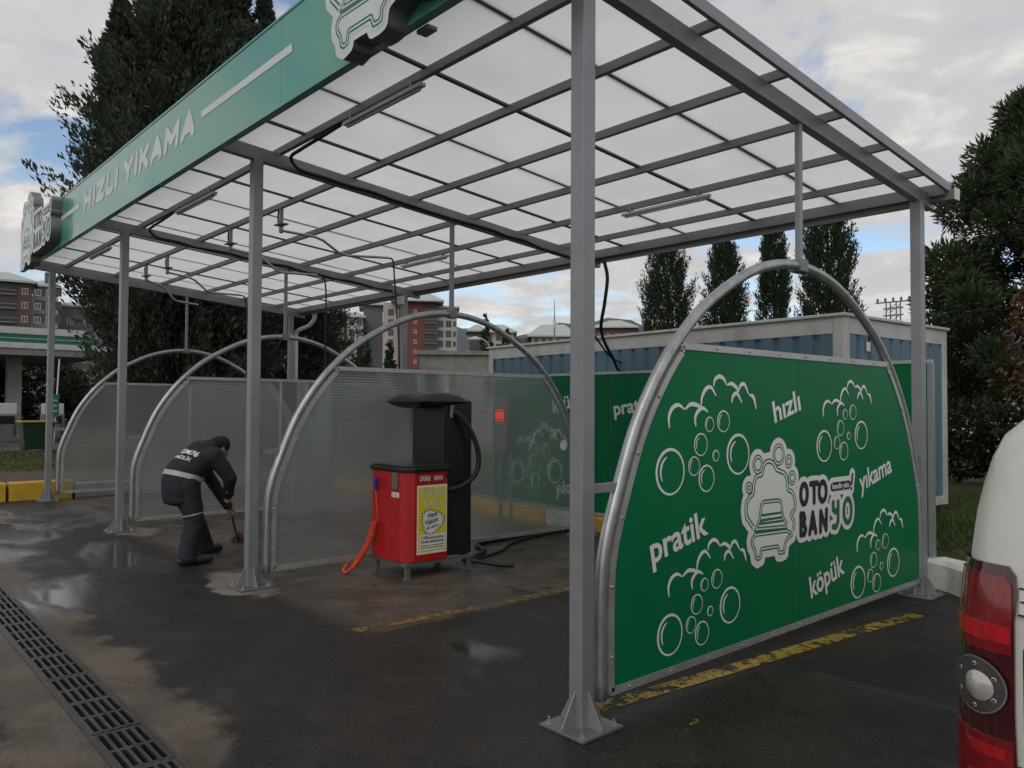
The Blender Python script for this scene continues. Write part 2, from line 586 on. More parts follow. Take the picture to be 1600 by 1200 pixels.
CL_BUB = [((702, 1247), 134), ((996, 1392), 68), ((1085, 1510), 46), ((1232, 1527), 67), ((929, 1268), 57),
          ((1053, 1190), 81), ((1150, 1321), 35), ((1392, 1321), 128)]
CL_ARC = [[(693, 1492), (688, 1555), (721, 1606), (778, 1624), (833, 1601)],
          [(838, 1598), (896, 1629), (966, 1622), (1000, 1603)],
          [(945, 1500), (939, 1553), (976, 1595), (1021, 1606), (1068, 1583)],
          [(996, 1612), (1007, 1673), (1048, 1721), (1100, 1731), (1153, 1680)],
          [(1126, 1738), (1139, 1778), (1190, 1800), (1240, 1781), (1264, 1748)],
          [(1270, 1748), (1318, 1759), (1374, 1734), (1390, 1705)],
          [(1392, 1708), (1420, 1751), (1466, 1755), (1512, 1695)],
          [(1317, 1639), (1335, 1683), (1380, 1698), (1435, 1640)],
          [(1518, 1691), (1567, 1677), (1600, 1602)]]


def bubble_cluster(mb, fn, a, h, t0):
    """soap foam and bubbles: a and h are where the two biggest bubbles sit"""
    A, H = Vector((0.702, 1.247)), Vector((1.392, 1.321))
    d0, d1 = H - A, Vector(h) - Vector(a)
    s = d1.length / d0.length
    rot = math.atan2(d1.y, d1.x) - math.atan2(d0.y, d0.x)
    ca, sa = math.cos(rot) * s, math.sin(rot) * s
    T = lambda p: (a[0] + (p[0] / 1000 - A.x) * ca - (p[1] / 1000 - A.y) * sa,
                   a[1] + (p[0] / 1000 - A.x) * sa + (p[1] / 1000 - A.y) * ca)
    t = t0
    for c, r in CL_BUB:
        c2, r = T(c), r / 1000 * s
        lw = max(0.006, r * 0.11)
        ring(mb, c2, r - lw, r, fn, t, dx=lw * .25, dy=-lw * .2)
        # the curved highlight inside the bubble
        pts = [(c2[0] + math.cos(q) * r * .66, c2[1] + math.sin(q) * r * .66) for q in np.linspace(R(110), R(215), 7)]
        stroke(mb, pts, r * 0.13, fn, t + 0.0004, taper=True, sub=2)
    for i, arc in enumerate(CL_ARC):
        stroke(mb, [T(p) for p in arc], 0.026 * s, fn, t + 0.0006 + 0.0002 * i, taper=True)


# --- distance fields for the car-in-foam emblem
def f_seg(X, Y, a, b):
    ax, ay = a; bx, by = b
    dx, dy = bx - ax, by - ay
    q = np.clip(((X - ax) * dx + (Y - ay) * dy) / (dx * dx + dy * dy + 1e-12), 0, 1)
    return np.hypot(X - ax - q * dx, Y - ay - q * dy)


def f_line(X, Y, pts):
    d = f_seg(X, Y, pts[0], pts[1])
    for i in range(1, len(pts) - 1):
        d = np.minimum(d, f_seg(X, Y, pts[i], pts[i + 1]))
    return d


def f_poly(X, Y, pts):
    d = f_line(X, Y, list(pts) + [pts[0]])
    ins = np.zeros(X.shape, bool)
    n = len(pts)
    for i in range(n):
        (x0, y0), (x1, y1) = pts[i], pts[(i + 1) % n]
        if y0 == y1: continue
        c = ((y0 > Y) != (y1 > Y)) & (X < (x1 - x0) * (Y - y0) / (y1 - y0) + x0)
        ins ^= c
    return np.where(ins, -d, d)


def f_ell(X, Y, c, rx, ry):
    k = np.hypot((X - c[0]) / rx, (Y - c[1]) / ry)
    g = np.hypot((X - c[0]) / rx ** 2, (Y - c[1]) / ry ** 2) + 1e-9
    return k * (k - 1) / g


def field_faces(F, x0, y0, h):
    """polygons covering F<0 on a grid (marching squares, inside rows merged)"""
    ny, nx = F.shape
    V, Q = [], []
    ins = F < 0
    full = ins[:-1, :-1] & ins[1:, :-1] & ins[:-1, 1:] & ins[1:, 1:]
    any_ = ins[:-1, :-1] | ins[1:, :-1] | ins[:-1, 1:] | ins[1:, 1:]
    for j in range(ny - 1):
        i = 0
        row = full[j]
        while i < nx - 1:
            if row[i]:
                k = i
                while k < nx - 1 and row[k]: k += 1
                b = len(V)
                V += [(x0 + i * h, y0 + j * h), (x0 + k * h, y0 + j * h), (x0 + k * h, y0 + (j + 1) * h), (x0 + i * h, y0 + (j + 1) * h)]
                Q.append((b, b + 1, b + 2, b + 3))
                i = k
            else:
                i += 1
    for j, i in zip(*np.nonzero(any_ & ~full)):
        cs = [(i, j), (i + 1, j), (i + 1, j + 1), (i, j + 1)]
        poly = []
        for k in range(4):
            a, b2 = cs[k], cs[(k + 1) % 4]
            fa, fb = F[a[1], a[0]], F[b2[1], b2[0]]
            if fa < 0: poly.append((x0 + a[0] * h, y0 + a[1] * h))
            if (fa < 0) != (fb < 0):
                q = fa / (fa - fb)
                poly.append((x0 + (a[0] + (b2[0] - a[0]) * q) * h, y0 + (a[1] + (b2[1] - a[1]) * q) * h))
        if len(poly) >= 3:
            b = len(V)
            V += poly
            Q.append(tuple(range(b, b + len(poly))))
    return V, Q


def emblem_layers():
    h = 5.0
    gx, gy = np.arange(-520, 1180, h), np.arange(-440, 490, h)
    X, Y = np.meshgrid(gx, gy)
    foam = f_poly(X, Y, [(-329, -131), (-402, -64), (-414, -7), (-402, 48), (-365, 85), (-327, 103), (-319, 155), (-297, 202),
                         (-259, 220), (-220, 222), (-204, 271), (-165, 302), (-110, 308), (-54, 289), (-14, 245), (27, 233),
                         (76, 220), (118, 188), (130, 127), (134, 101), (184, 85), (222, 43), (235, -19), (226, -61),
                         (183, -88), (217, -121), (216, -181), (181, -221), (114, -227), (-100, -240), (-300, -180)])
    bubs = [((-254, 273), 64), ((3, 327), 76), ((132, 277), 49), ((177, 163), 52), ((-360, 131), 40)]
    bub = np.min([np.hypot(X - c[0], Y - c[1]) - r for c, r in bubs], axis=0)
    cabin = f_poly(X, Y, [(-314, -153), (-253, -78), (-229, 18), (-191, 44), (0, 40), (41, 22), (65, -86), (111, -133), (101, -174)])
    body = f_poly(X, Y, [(-344, -206), (-336, -183), (-291, -157), (106, -170), (165, -194), (181, -230), (122, -249), (88, -279),
                         (79, -333), (46, -338), (-3, -336), (-27, -291), (-208, -287), (-216, -335), (-262, -345),
                         (-297, -324), (-307, -279), (-337, -243)])
    car = np.minimum(cabin, body)
    ell = lambda c, rx, ry: np.abs(f_ell(X, Y, c, rx, ry))
    lw = 21
    black = np.min([ell((335, 43), 45, 66), ell((601, 43), 52, 66),
                    f_line(X, Y, [(428, 107), (525, 107)]), f_line(X, Y, [(477, 107), (477, -22)]),
                    f_line(X, Y, [(290, -92), (290, -232), (335, -232), (356, -205), (335, -168), (290, -164)]),
                    f_line(X, Y, [(290, -92), (330, -96), (344, -128), (322, -160)]),
                    f_line(X, Y, [(412, -236), (456, -98), (498, -236)]), f_line(X, Y, [(434, -196), (476, -196)]),
                    f_line(X, Y, [(566, -236), (570, -98), (650, -232), (656, -92)])], axis=0) - lw
    green = np.min([ell((984, -125), 60, 86), f_line(X, Y, [(758, -48), (760, -100), (795, -118), (832, -100), (834, -48)]),
                    f_line(X, Y, [(834, -60), (832, -190), (800, -228), (755, -222)])], axis=0) - lw
    pill = f_line(X, Y, [(752, 66), (1004, 66)]) - 32
    bang = np.minimum(f_line(X, Y, [(1066, 140), (1052, 72)]) - 12, np.hypot(X - 1046, Y - 34) - 13)
    letters = np.min([black, green, pill, bang], axis=0)
    plate = np.min([foam - 40, bub - 36, car - 44, letters - 34, f_poly(X, Y, [(262, -215), (262, 60), (680, 60), (680, -215)])], axis=0)
    strip = np.min([f_line(X, Y, [a, b]) for a, b in (((-237, -55), (40, -58)), ((-245, -87), (48, -90)),
                                                         ((-268, -107), (50, -114)), ((-300, -146), (98, -161)))], axis=0) - 8
    L = [(plate, 0), (foam, 1), (foam + 11, 0), (foam + 24, 1), (foam + 36, 0),
         (bub, 1), (bub + 10, 0), (bub + 20, 1), (bub + 31, 0),
         (car - 14, 0), (car, 1), (car + 11, 0), (car + 20, 1), (car + 30, 0), (np.maximum(strip, cabin + 20), 1),
         (black, 2), (green, 1), (pill, 2), (bang, 2)]
    return [(field_faces(F, gx[0], gy[0], h), mi) for F, mi in L], field_faces(plate, gx[0], gy[0], h), plate, gx, gy


EMBLEM, EMBLEM_PLATE, EM_F, EM_GX, EM_GY = emblem_layers()


def emblem(mb, fn, org, s, t0, dt=0.00018):
    """the white car-in-foam badge with its lettering; s scales, materials 0 white 1 green 2 black"""
    for k, ((V, Q), mi) in enumerate(EMBLEM):
        mb.add([fn(org[0] + x * s / 1000, org[1] + y * s / 1000, t0 + dt * k) for x, y in V], Q, mi)
    put_text(mb, 'kendin yıka', fn, (org[0] + 0.745 * s, org[1] + 0.050 * s), 0.262 * s, 0.040 * s, bold=0.03,
             t=t0 + dt * len(EMBLEM), mi=0)


GLYPH = {'H': ([[(0, 0), (0, 1)], [(1, 0), (1, 1)], [(0, .5), (1, .5)]], .62), 'I': ([[(0, 0), (0, 1)]], .0),
         'Z': ([[(0, 1), (1, 1), (0, 0), (1, 0)]], .62), 'L': ([[(0, 1), (0, 0), (1, 0)]], .50),
         'Y': ([[(0, 1), (.5, .48), (1, 1)], [(.5, .48), (.5, 0)]], .72), 'K': ([[(0, 0), (0, 1)], [(1, 1), (.08, .45)], [(.34, .62), (1, 0)]], .62),
         'A': ([[(0, 0), (.5, 1), (1, 0)], [(.2, .30), (.8, .30)]], .74), 'M': ([[(0, 0), (0, 1), (.5, .30), (1, 1), (1, 0)]], .86)}


def block_word(mb, word, fn, u0, u1, v0, v1, w, shear, t):
    """chunky slanted capitals that fill the box u0..u1, v0..v1"""
    hh = v1 - v0
    x, items = 0.0, []
    for ch in word:
        L_, wd = GLYPH[ch]
        items.append((x, wd, L_)); x += wd + .42
    tot = x - .42
    sc = (u1 - u0 - w - shear * hh) / tot
    h = .0045
    X, Y = np.meshgrid(np.arange(u0 - .05, u1 + .05, h), np.arange(v0 - .03, v1 + .03, h))
    F = np.full(X.shape, 9.0)
    Xs = X - (Y - v0) * shear
    for x, wd, L_ in items:
        for ln in L_:
            pts = [(u0 + w / 2 + (x + a * wd) * sc, v0 + w / 2 + b * (hh - w)) for a, b in ln]
            if len(pts) == 2 or True:
                F = np.minimum(F, f_line(Xs, Y, pts) - w / 2)
    F = np.maximum(F, np.maximum(v0 - Y, Y - v1))
    V, Q = field_faces(F, X[0, 0], Y[0, 0], h)
    mb.add([fn(a, b, t) for a, b in V], Q)


# ------------------------------------------------------------------ ground
def ground_mat():
    m, t, out = new_mat('wet_asphalt_and_concrete')
    L = t.links.new
    co = N(t, 'ShaderNodeTexCoord')
    sp = N(t, 'ShaderNodeSeparateXYZ')
    L(co.outputs['Object'], sp.inputs[0])

    def noise(scale, detail=6.0, rough=0.6, off=0.0, st=(1, 1, 1), dist=0.0):
        mp = N(t, 'ShaderNodeMapping', ins={'Location': (off, off * .7, 0), 'Scale': st})
        L(co.outputs['Object'], mp.inputs[0])
        n = N(t, 'ShaderNodeTexNoise', ins={'Scale': scale, 'Detail': detail, 'Roughness': rough, 'Distortion': dist})
        L(mp.outputs[0], n.inputs['Vector'])
        return n.outputs[0]

    def math_(op, a, b=None, c=None):
        n = N(t, 'ShaderNodeMath', operation=op)
        for i, q in enumerate((a, b, c)):
            if q is None: continue
            if isinstance(q, (int, float)): n.inputs[i].default_value = q
            else: L(q, n.inputs[i])
        return n.outputs[0]

    def step(v, lo, hi):
        n = N(t, 'ShaderNodeMapRange', interpolation_type='SMOOTHSTEP', ins={'From Min': lo, 'From Max': hi})
        L(v, n.inputs[0])
        return n.outputs[0]

    def mix(f, a, b):
        n = N(t, 'ShaderNodeMix', data_type='RGBA')
        L(f, n.inputs['Factor'])
        for k, q in (('A', a), ('B', b)):
            if isinstance(q, tuple): n.inputs[k].default_value = q + (1,)
            else: L(q, n.inputs[k])
        return n.outputs['Result']

    big = noise(0.55, 6, .6, 3.1, dist=.4)
    mid = noise(1.7, 9, .68, 7.7, dist=.3)
    fine = noise(55, 3, .6)
    wob = math_('SUBTRACT', big, 0.5)
    wob2 = math_('MULTIPLY', math_('SUBTRACT', mid, 0.5), 0.9)
    # concrete apron either side of the drain, its edge wandering with old damp
    ay = math_('ABSOLUTE', math_('ADD', sp.outputs[1], 1.80))
    apron = math_('SUBTRACT', 1.0, step(math_('ADD', ay, wob2), 0.36, 0.50))
    # worn concrete slab of the wash bays
    sx = math_('SUBTRACT', 1.0, step(math_('ADD', sp.outputs[0], math_('MULTIPLY', wob2, .12)), -2.12, -2.02))
    sy = step(math_('ADD', sp.outputs[1], math_('MULTIPLY', wob2, 1.1)), -0.10, 0.25)
    slab = math_('MULTIPLY', math_('MULTIPLY', sx, sy), step(math_('ADD', mid, wob), 0.30, 0.46))
    near = math_('MULTIPLY', slab, math_('SUBTRACT', 1.0, step(sp.outputs[1], 4.5, 4.8)))
    wet = step(mid, 0.40, 0.58)
    asph = mix(wet, (0.032, 0.027, 0.023), (0.017, 0.0145, 0.0125))
    asph = mix(math_('MULTIPLY', step(fine, 0.60, 0.74), 0.5), asph, (0.075, 0.068, 0.060))
    conc = mix(step(mid, 0.35, 0.62), (0.150, 0.118, 0.088), (0.078, 0.061, 0.046))
    slabc = mix(step(mid, 0.36, 0.60), (0.150, 0.120, 0.095), (0.070, 0.056, 0.044))
    col = mix(near, asph, slabc)
    # old grout spread round the foot of the second and third front posts
    for cx, cy, rx, ry in ((-4.15, 0.0, .62, .30), (-7.9, .15, .55, .28)):
        ex = math_('DIVIDE', math_('SUBTRACT', sp.outputs[0], cx), rx)
        ey = math_('DIVIDE', math_('SUBTRACT', sp.outputs[1], cy), ry)
        rad = math_('SQRT', math_('ADD', math_('MULTIPLY', ex, ex), math_('MULTIPLY', ey, ey)))
        gm_ = math_('SUBTRACT', 1.0, step(math_('ADD', rad, math_('MULTIPLY', wob2, 2.2)), 0.80, 1.0))
        col = mix(gm_, col, mix(step(mid, .35, .6), (0.26, 0.235, 0.205), (0.17, 0.15, 0.13)))
    col = mix(apron, col, conc)
    col = mix(math_('MULTIPLY', step(noise(9, 8, .7, 2.2), 0.62, 0.74), 0.45), col, (0.03, 0.026, 0.022))
    # pale grit, aggregate and a few hairline cracks
    vo = N(t, 'ShaderNodeTexVoronoi', ins={'Scale': 24.0, 'Randomness': 1.0})
    L(co.outputs['Object'], vo.inputs['Vector'])
    spk = math_('MULTIPLY', math_('SUBTRACT', 1.0, step(vo.outputs['Distance'], 0.07, 0.13)), step(noise(3.1, 4, .6, 5.5), 0.50, 0.62))
    col = mix(math_('MULTIPLY', spk, 0.55), col, (0.20, 0.19, 0.17))
    agg = N(t, 'ShaderNodeTexVoronoi', ins={'Scale': 130.0})
    L(co.outputs['Object'], agg.inputs['Vector'])
    sepc = N(t, 'ShaderNodeSeparateColor')
    L(agg.outputs['Color'], sepc.inputs[0])
    col = mix(math_('MULTIPLY', sepc.outputs[0], 0.30), col, mix(step(sepc.outputs[1], .4, .6), (0.012, 0.011, 0.010), (0.085, 0.078, 0.068)))
    ck = N(t, 'ShaderNodeTexVoronoi', feature='DISTANCE_TO_EDGE', ins={'Scale': 0.55})
    mpc = N(t, 'ShaderNodeVectorMath', operation='ADD')
    wv_ = N(t, 'ShaderNodeTexNoise', ins={'Scale': 2.2, 'Detail': 6.0})
    L(co.outputs['Object'], wv_.inputs['Vector'])
    L(co.outputs['Object'], mpc.inputs[0]); L(wv_.outputs['Color'], mpc.inputs[1]); L(mpc.outputs[0], ck.inputs['Vector'])
    crk = math_('MULTIPLY', math_('SUBTRACT', 1.0, step(ck.outputs['Distance'], 0.001, 0.005)), step(big, 0.50, 0.60))
    col = mix(math_('MULTIPLY', crk, 0.6), col, (0.010, 0.009, 0.008))
    # standing water lies low in the pavement, most of it along the drain to the left
    lft = math_('SUBTRACT', 1.0, step(sp.outputs[0], -8.0, -2.0))
    pb = math_('ADD', noise(0.9, 5, .55, 11.3, (0.55, 1.3, 1), .6), math_('MULTIPLY', lft, 0.10))
    alongd = math_('SUBTRACT', 1.0, step(math_('ABSOLUTE', math_('ADD', sp.outputs[1], 1.22)), 0.12, 0.60))
    pb = math_('ADD', pb, math_('MULTIPLY', math_('MULTIPLY', alongd, lft), 0.17))
    puddle = step(pb, 0.57, 0.74)
    col = mix(math_('MULTIPLY', puddle, 0.55), col, (0.028, 0.027, 0.026))
    rough = N(t, 'ShaderNodeMapRange', ins={'From Min': 0.3, 'From Max': 0.7, 'To Min': 0.62, 'To Max': 0.40})
    L(mid, rough.inputs[0])
    rr = N(t, 'ShaderNodeMix', data_type='FLOAT', ins={'B': 0.09})
    L(puddle, rr.inputs['Factor'])
    L(rough.outputs[0], rr.inputs['A'])
    b = N(t, 'ShaderNodeBsdfPrincipled', ins={'Specular IOR Level': 0.30})
    L(col, b.inputs['Base Color'])
    L(rr.outputs['Result'], b.inputs['Roughness'])
    L(math_('ADD', 0.19, math_('MULTIPLY', puddle, 0.36)), b.inputs['Specular IOR Level'])
    inv = math_('MULTIPLY', math_('SUBTRACT', 1.0, puddle), 0.45)
    bp = N(t, 'ShaderNodeBump', ins={'Distance': 0.006})
    L(math_('ADD', inv, 0.04), bp.inputs['Strength'])
    L(math_('ADD', fine, math_('MULTIPLY', noise(14, 6, .7), 0.8)), bp.inputs['Height'])
    L(bp.outputs[0], b.inputs['Normal'])
    L(b.outputs[0], out.inputs[0])
    return m


M['ground'] = ground_mat()
DY0, DY1 = -1.885, -1.645            # drain opening
DX0, DX1 = -19.0, 7.0
g = MB()
for x0, x1, y0, y1 in ((-900, 700, -500, DY0), (-900, 700, DY1, 1200), (-900, DX0, DY0, DY1), (DX1, 700, DY0, DY1)):
    g.add([(x0, y0, 0), (x1, y0, 0), (x1, y1, 0), (x0, y1, 0)], [(0, 1, 2, 3)])
tag(g.build('ground', M['ground']), kind='structure')

# raised grass behind the bays and on the island to the left
M['turf'] = leaf_mat('turf', (0.030, 0.045, 0.014), (0.075, 0.095, 0.03), 1.3)
M['island_turf'] = pm('island_turf', (0.075, 0.088, 0.028), 0.95, 0, 0.3, 1.2, 0.5, 40)
g = MB()
g.prism([(-60, 4.86), (-0.20, 4.86), (0.42, 4.52), (3.2, 4.40), (30, 4.40), (30, 70), (-60, 70)], lambda u, v, t: (u, v, t), -0.05, 0.19)
tag(g.build('grass_bank', M['turf']), kind='structure')
g = MB()
g.prism([(-23.5, -9), (-15.6, -9), (-15.6, 4.0), (-23.5, 4.7)], lambda u, v, t: (u, v, t), -0.05, 0.246)
tag(g.build('island_lawn', M['island_turf']), kind='structure')
g = MB()
g.prism([(-15.6, -9), (-12.68, -9), (-12.68, 4.7), (-15.6, 4.7)], lambda u, v, t: (u, v, t), -0.05, 0.240)
tag(g.build('soil_bed', M['soil']), kind='structure')


def blades(name, label, n, xr, yr, z, hmin, hmax, mat, clump=0.0):
    x = rng.uniform(*xr, n); y = rng.uniform(*yr, n)
    if clump:
        k = rng.integers(0, n // 40, n)
        cx, cy = rng.uniform(*xr, n // 40), rng.uniform(*yr, n // 40)
        x = np.clip(cx[k] + rng.normal(0, clump, n), *xr); y = np.clip(cy[k] + rng.normal(0, clump, n), *yr)
    a = rng.uniform(0, 2 * np.pi, n); hh = rng.uniform(hmin, hmax, n); w = rng.uniform(.005, .012, n) * (1 + hh * 4)
    lean = rng.normal(0, .35, (n, 2)) * hh[:, None]
    V = np.empty((n, 3, 3))
    V[:, 0] = np.stack([x - np.cos(a) * w, y - np.sin(a) * w, np.full(n, z)], 1)
    V[:, 1] = np.stack([x + np.cos(a) * w, y + np.sin(a) * w, np.full(n, z)], 1)
    V[:, 2] = np.stack([x + lean[:, 0], y + lean[:, 1], z + hh], 1)
    o = np_mesh(name, V.reshape(-1, 3), np.arange(3 * n).reshape(n, 3), mat)
    return tag(o, label, 'grass', kind='stuff')


blades('grass', 'short green grass behind the white kerb at the right', 26000, (-2.6, 2.2), (4.95, 11.5), 0.185, .03, .10, M['grass'], .22)
blades('grass', 'mown yellowish grass on the island at the far left', 16000, (-23.4, -15.6), (-2.5, 3.8), 0.24, .03, .08,
       leaf_mat('dry_grass', (0.06, 0.065, 0.02), (0.12, 0.115, 0.04), .6))

# ------------------------------------------------------------------ painted lines, drain, kerbs
def worn_paint(name, col, thr):
    m, t, out = new_mat(name)
    co = N(t, 'ShaderNodeTexCoord')
    n = N(t, 'ShaderNodeTexNoise', ins={'Scale': 11.0, 'Detail': 10.0, 'Roughness': 0.78})
    n2 = N(t, 'ShaderNodeTexNoise', ins={'Scale': 1.6, 'Detail': 3.0})
    t.links.new(co.outputs['Object'], n.inputs['Vector'])
    t.links.new(co.outputs['Object'], n2.inputs['Vector'])
    ad = N(t, 'ShaderNodeMath', operation='MULTIPLY_ADD', ins={1: 0.5, 2: -0.25})
    t.links.new(n2.outputs[0], ad.inputs[0])
    s = N(t, 'ShaderNodeMath', operation='ADD')
    t.links.new(n.outputs[0], s.inputs[0]); t.links.new(ad.outputs[0], s.inputs[1])
    mr = N(t, 'ShaderNodeMapRange', ins={'From Min': thr - .03, 'From Max': thr + .03})
    t.links.new(s.outputs[0], mr.inputs[0])
    b = N(t, 'ShaderNodeBsdfPrincipled', ins={'Base Color': tuple(col) + (1,), 'Roughness': 0.5})
    rp = N(t, 'ShaderNodeValToRGB')
    rp.color_ramp.elements[0].color = tuple(c * .55 for c in col) + (1,)
    rp.color_ramp.elements[1].color = tuple(c * 1.1 for c in col) + (1,)
    t.links.new(n.outputs[0], rp.inputs[0]); t.links.new(rp.outputs[0], b.inputs['Base Color'])
    tr = N(t, 'ShaderNodeBsdfTransparent')
    mx = N(t, 'ShaderNodeMixShader')
    t.links.new(mr.outputs[0], mx.inputs[0]); t.links.new(tr.outputs[0], mx.inputs[1]); t.links.new(b.outputs[0], mx.inputs[2])
    t.links.new(mx.outputs[0], out.inputs[0])
    return m


def ground_strip(name, pts, w, mat):
    mb = MB()
    P = [Vector((p[0], p[1], 0.004)) for p in pts]
    vs = []
    for i, p in enumerate(P):
        d = (P[min(i + 1, len(P) - 1)] - P[max(i - 1, 0)]).normalized()
        vs += [p + Vector((-d.y, d.x, 0)) * w / 2, p - Vector((-d.y, d.x, 0)) * w / 2]
    mb.add(vs, [(2 * i, 2 * i + 1, 2 * i + 3, 2 * i + 2) for i in range(len(P) - 1)])
    return tag(mb.build(name, mat), kind='structure')


ground_strip('painted_line', [(-2.22, -0.06), (-2.13, 1.4), (-2.05, 4.4)], .11, worn_paint('worn_yellow_paint', (0.25, 0.155, 0.035), 0.50))
ground_strip('painted_line', [(-0.14, 0.05), (0.0, 1.3), (0.13, 2.6), (0.24, 3.55)], .12, worn_paint('worn_yellow_line', (0.34, 0.235, 0.03), 0.475))
ground_strip('painted_line', [(0.42, 0.18), (0.33, 0.52)], .03, worn_paint('paint_scuff', (0.36, 0.25, 0.05), 0.55))

dr = empty('drain_channel', (-2, (DY0 + DY1) / 2, 0), 'long iron-grated drain channel set in the concrete at lower left', 'drain')
mb = MB()
mb.add([(DX0, DY0, -.14), (DX1, DY0, -.14), (DX1, DY1, -.14), (DX0, DY1, -.14),
        (DX0, DY0, 0), (DX1, DY0, 0), (DX1, DY1, 0), (DX0, DY1, 0)],
       [(0, 1, 2, 3), (0, 4, 5, 1), (2, 6, 7, 3), (1, 5, 6, 2), (3, 7, 4, 0)])
mb.build('channel', M['dark_pit'], dr)
mb = MB()
mb.box((DX0, DY0 - .012, -.03), (DX1, DY0 + .008, .006)).box((DX0, DY1 - .008, -.03), (DX1, DY1 + .012, .006))
mb.build('edge_angle', M['iron'], dr)
GL = 0.50
mb = MB()
w0, w1 = -.110, .110
for k in range(6):                     # bars that run along the drain
    yc = w0 + .006 + (w1 - w0 - .012) * k / 5
    hw = .010 if k in (0, 5) else .0085
    mb.box((-.245, yc - hw, -.022), (.245, yc + hw, 0))
for x in (-.236, 0, .236):             # cross bars, 2 mm lower
    mb.box((x - .013, w0 + .004, -.024), (x + .013, w1 - .004, -.002))
gm = mb.mesh('drain_grate', M['iron'])
k = 0
x = DX0 + .26
while x < DX1 - .25:
    o = bpy.data.objects.new('drain_grate', gm)
    COL.objects.link(o)
    o.parent = dr
    o.location = Vector((x, (DY0 + DY1) / 2 + random.uniform(-.002, .002), 0.004 + random.uniform(-.003, .003))) - ORG[dr.name]
    o.rotation_euler = (random.uniform(-.008, .008), random.uniform(-.004, .004), random.uniform(-.004, .004))
    x += GL
    k += 1


def kerb_stone(parent, pts, w, h, mat, name='kerb_stone', ch=.025):
    """one kerb block along a short path in plan, with a chamfered face"""
    P = [Vector((p[0], p[1], 0)) for p in pts]
    vs, fs = [], []
    prof = [(0, -.05), (0, h - ch), (ch, h), (w, h), (w, -.05)]
    for i, p in enumerate(P):
        d = (P[min(i + 1, len(P) - 1)] - P[max(i - 1, 0)]).normalized()
        nrm = Vector((-d.y, d.x, 0))
        vs += [p + nrm * a + Vector((0, 0, b)) for a, b in prof]
    n = len(prof)
    for i in range(len(P) - 1):
        for j in range(n - 1):
            fs.append((i * n + j, (i + 1) * n + j, (i + 1) * n + j + 1, i * n + j + 1))
    fs += [tuple(range(n)), tuple((len(P) - 1) * n + j for j in range(n))[::-1]]
    return MB().add(vs, fs).build(name, mat, parent)


kb = empty('painted_kerb', (-3.5, 4.6, 0), 'low kerb in yellow and white blocks under the green back wall', 'kerb')
x = -12.6
i = 0
edges = [-12.4, -11.2, -10.0, -8.8, -7.7, -6.52, -5.24, -4.42, -3.2, -2.0, -1.05]
for a, b in zip(edges[:-1], edges[1:]):
    kerb_stone(kb, [(a + .006, 4.64), (b - .006, 4.64)], .21, .19, M['white_kerb'] if i in (6, 8) else M['yellow_kerb'])
    i += 1
kw = empty('white_kerb', (0, 4.6, 0), 'chipped white painted kerb curving towards the van at the right', 'kerb')
for pts in ([(-1.04, 4.66), (-.5, 4.68), (-.13, 4.66)], [(-.12, 4.655), (.10, 4.56), (.30, 4.40)], [(.31, 4.39), (.9, 4.27), (1.5, 4.21)],
            [(1.51, 4.21), (2.3, 4.17), (3.1, 4.16)], [(3.11, 4.16), (4.2, 4.16)], [(4.21, 4.16), (5.4, 4.16)]):
    kerb_stone(kw, pts, .24, .25, M['white_kerb'], ch=.03)
ky = empty('yellow_kerb', (-12.5, -1, 0), 'high yellow painted kerb at the far left before the soil bed', 'kerb')
y = 4.36
for k in range(14):
    kerb_stone(ky, [(-12.42, y), (-12.42, y - .93)][::-1], .24, .30 if k > 3 else .24, M['yellow_kerb'] if k > 3 else M['concrete'], ch=.02)
    y -= .98
# ------------------------------------------------------------------ the wash canopy
XS = [0.0, -4.0, -8.0, -12.08]
DEP = 4.26
SL = 0.0903
zb = lambda y: 3.80 - SL * y           # underside of the cross beams
PA = 0.09                              # post side
XL, XR = -12.26, 0.19                  # roof ends
YF, YB = -0.40, 4.50
can = empty('wash_canopy', (0, 0, 0), 'grey steel car wash canopy with opal roof sheets and green fascia', 'canopy')


def plate_and_post(x, y, top, front):
    mb = MB()
    h = PA / 2
    mb.box((x - h, y - h, .012), (x + h, y + h, top))
    post = mb.build('post', M['steel'], can, bevel=.004)
    mb = MB()
    s = .15
    mb.box((x - s, y - s, .002), (x + s, y + s, .016))
    pl = mb.build('base_plate', M['grey_metal'], post, bevel=.002)
    for dx, dy in ((1, 0), (-1, 0), (0, 1), (0, -1)):
        mb = MB()
        a = Vector((dx, dy, 0))
        b = Vector((-dy, dx, 0)) * .004
        p = Vector((x, y, 0))
        # triangular gusset welded between post and plate, set near the corners as on site
        tri = [p + a * h + Vector((0, 0, .016)), p + a * (s - .01) + Vector((0, 0, .016)), p + a * (s - .01) + Vector((0, 0, .028)), p + a * h + Vector((0, 0, .19))]
        mb.add([q + b for q in tri] + [q - b for q in tri], [(0, 1, 2, 3), (7, 6, 5, 4), (0, 4, 5, 1), (1, 5, 6, 2), (2, 6, 7, 3), (3, 7, 4, 0)])
        mb.build('gusset', M['steel'], post)
    for dx, dy in ((1, 1), (1, -1), (-1, 1), (-1, -1)):
        mb = MB()
        c = (x + dx * .115, y + dy * .115, .016)
        mb.lathe([(.020, 0), (.020, .003), (.013, .003), (.013, .016), (.007, .016), (.007, .034)], c, 6)
        mb.build('anchor_bolt', M['galv'], post)
    return post


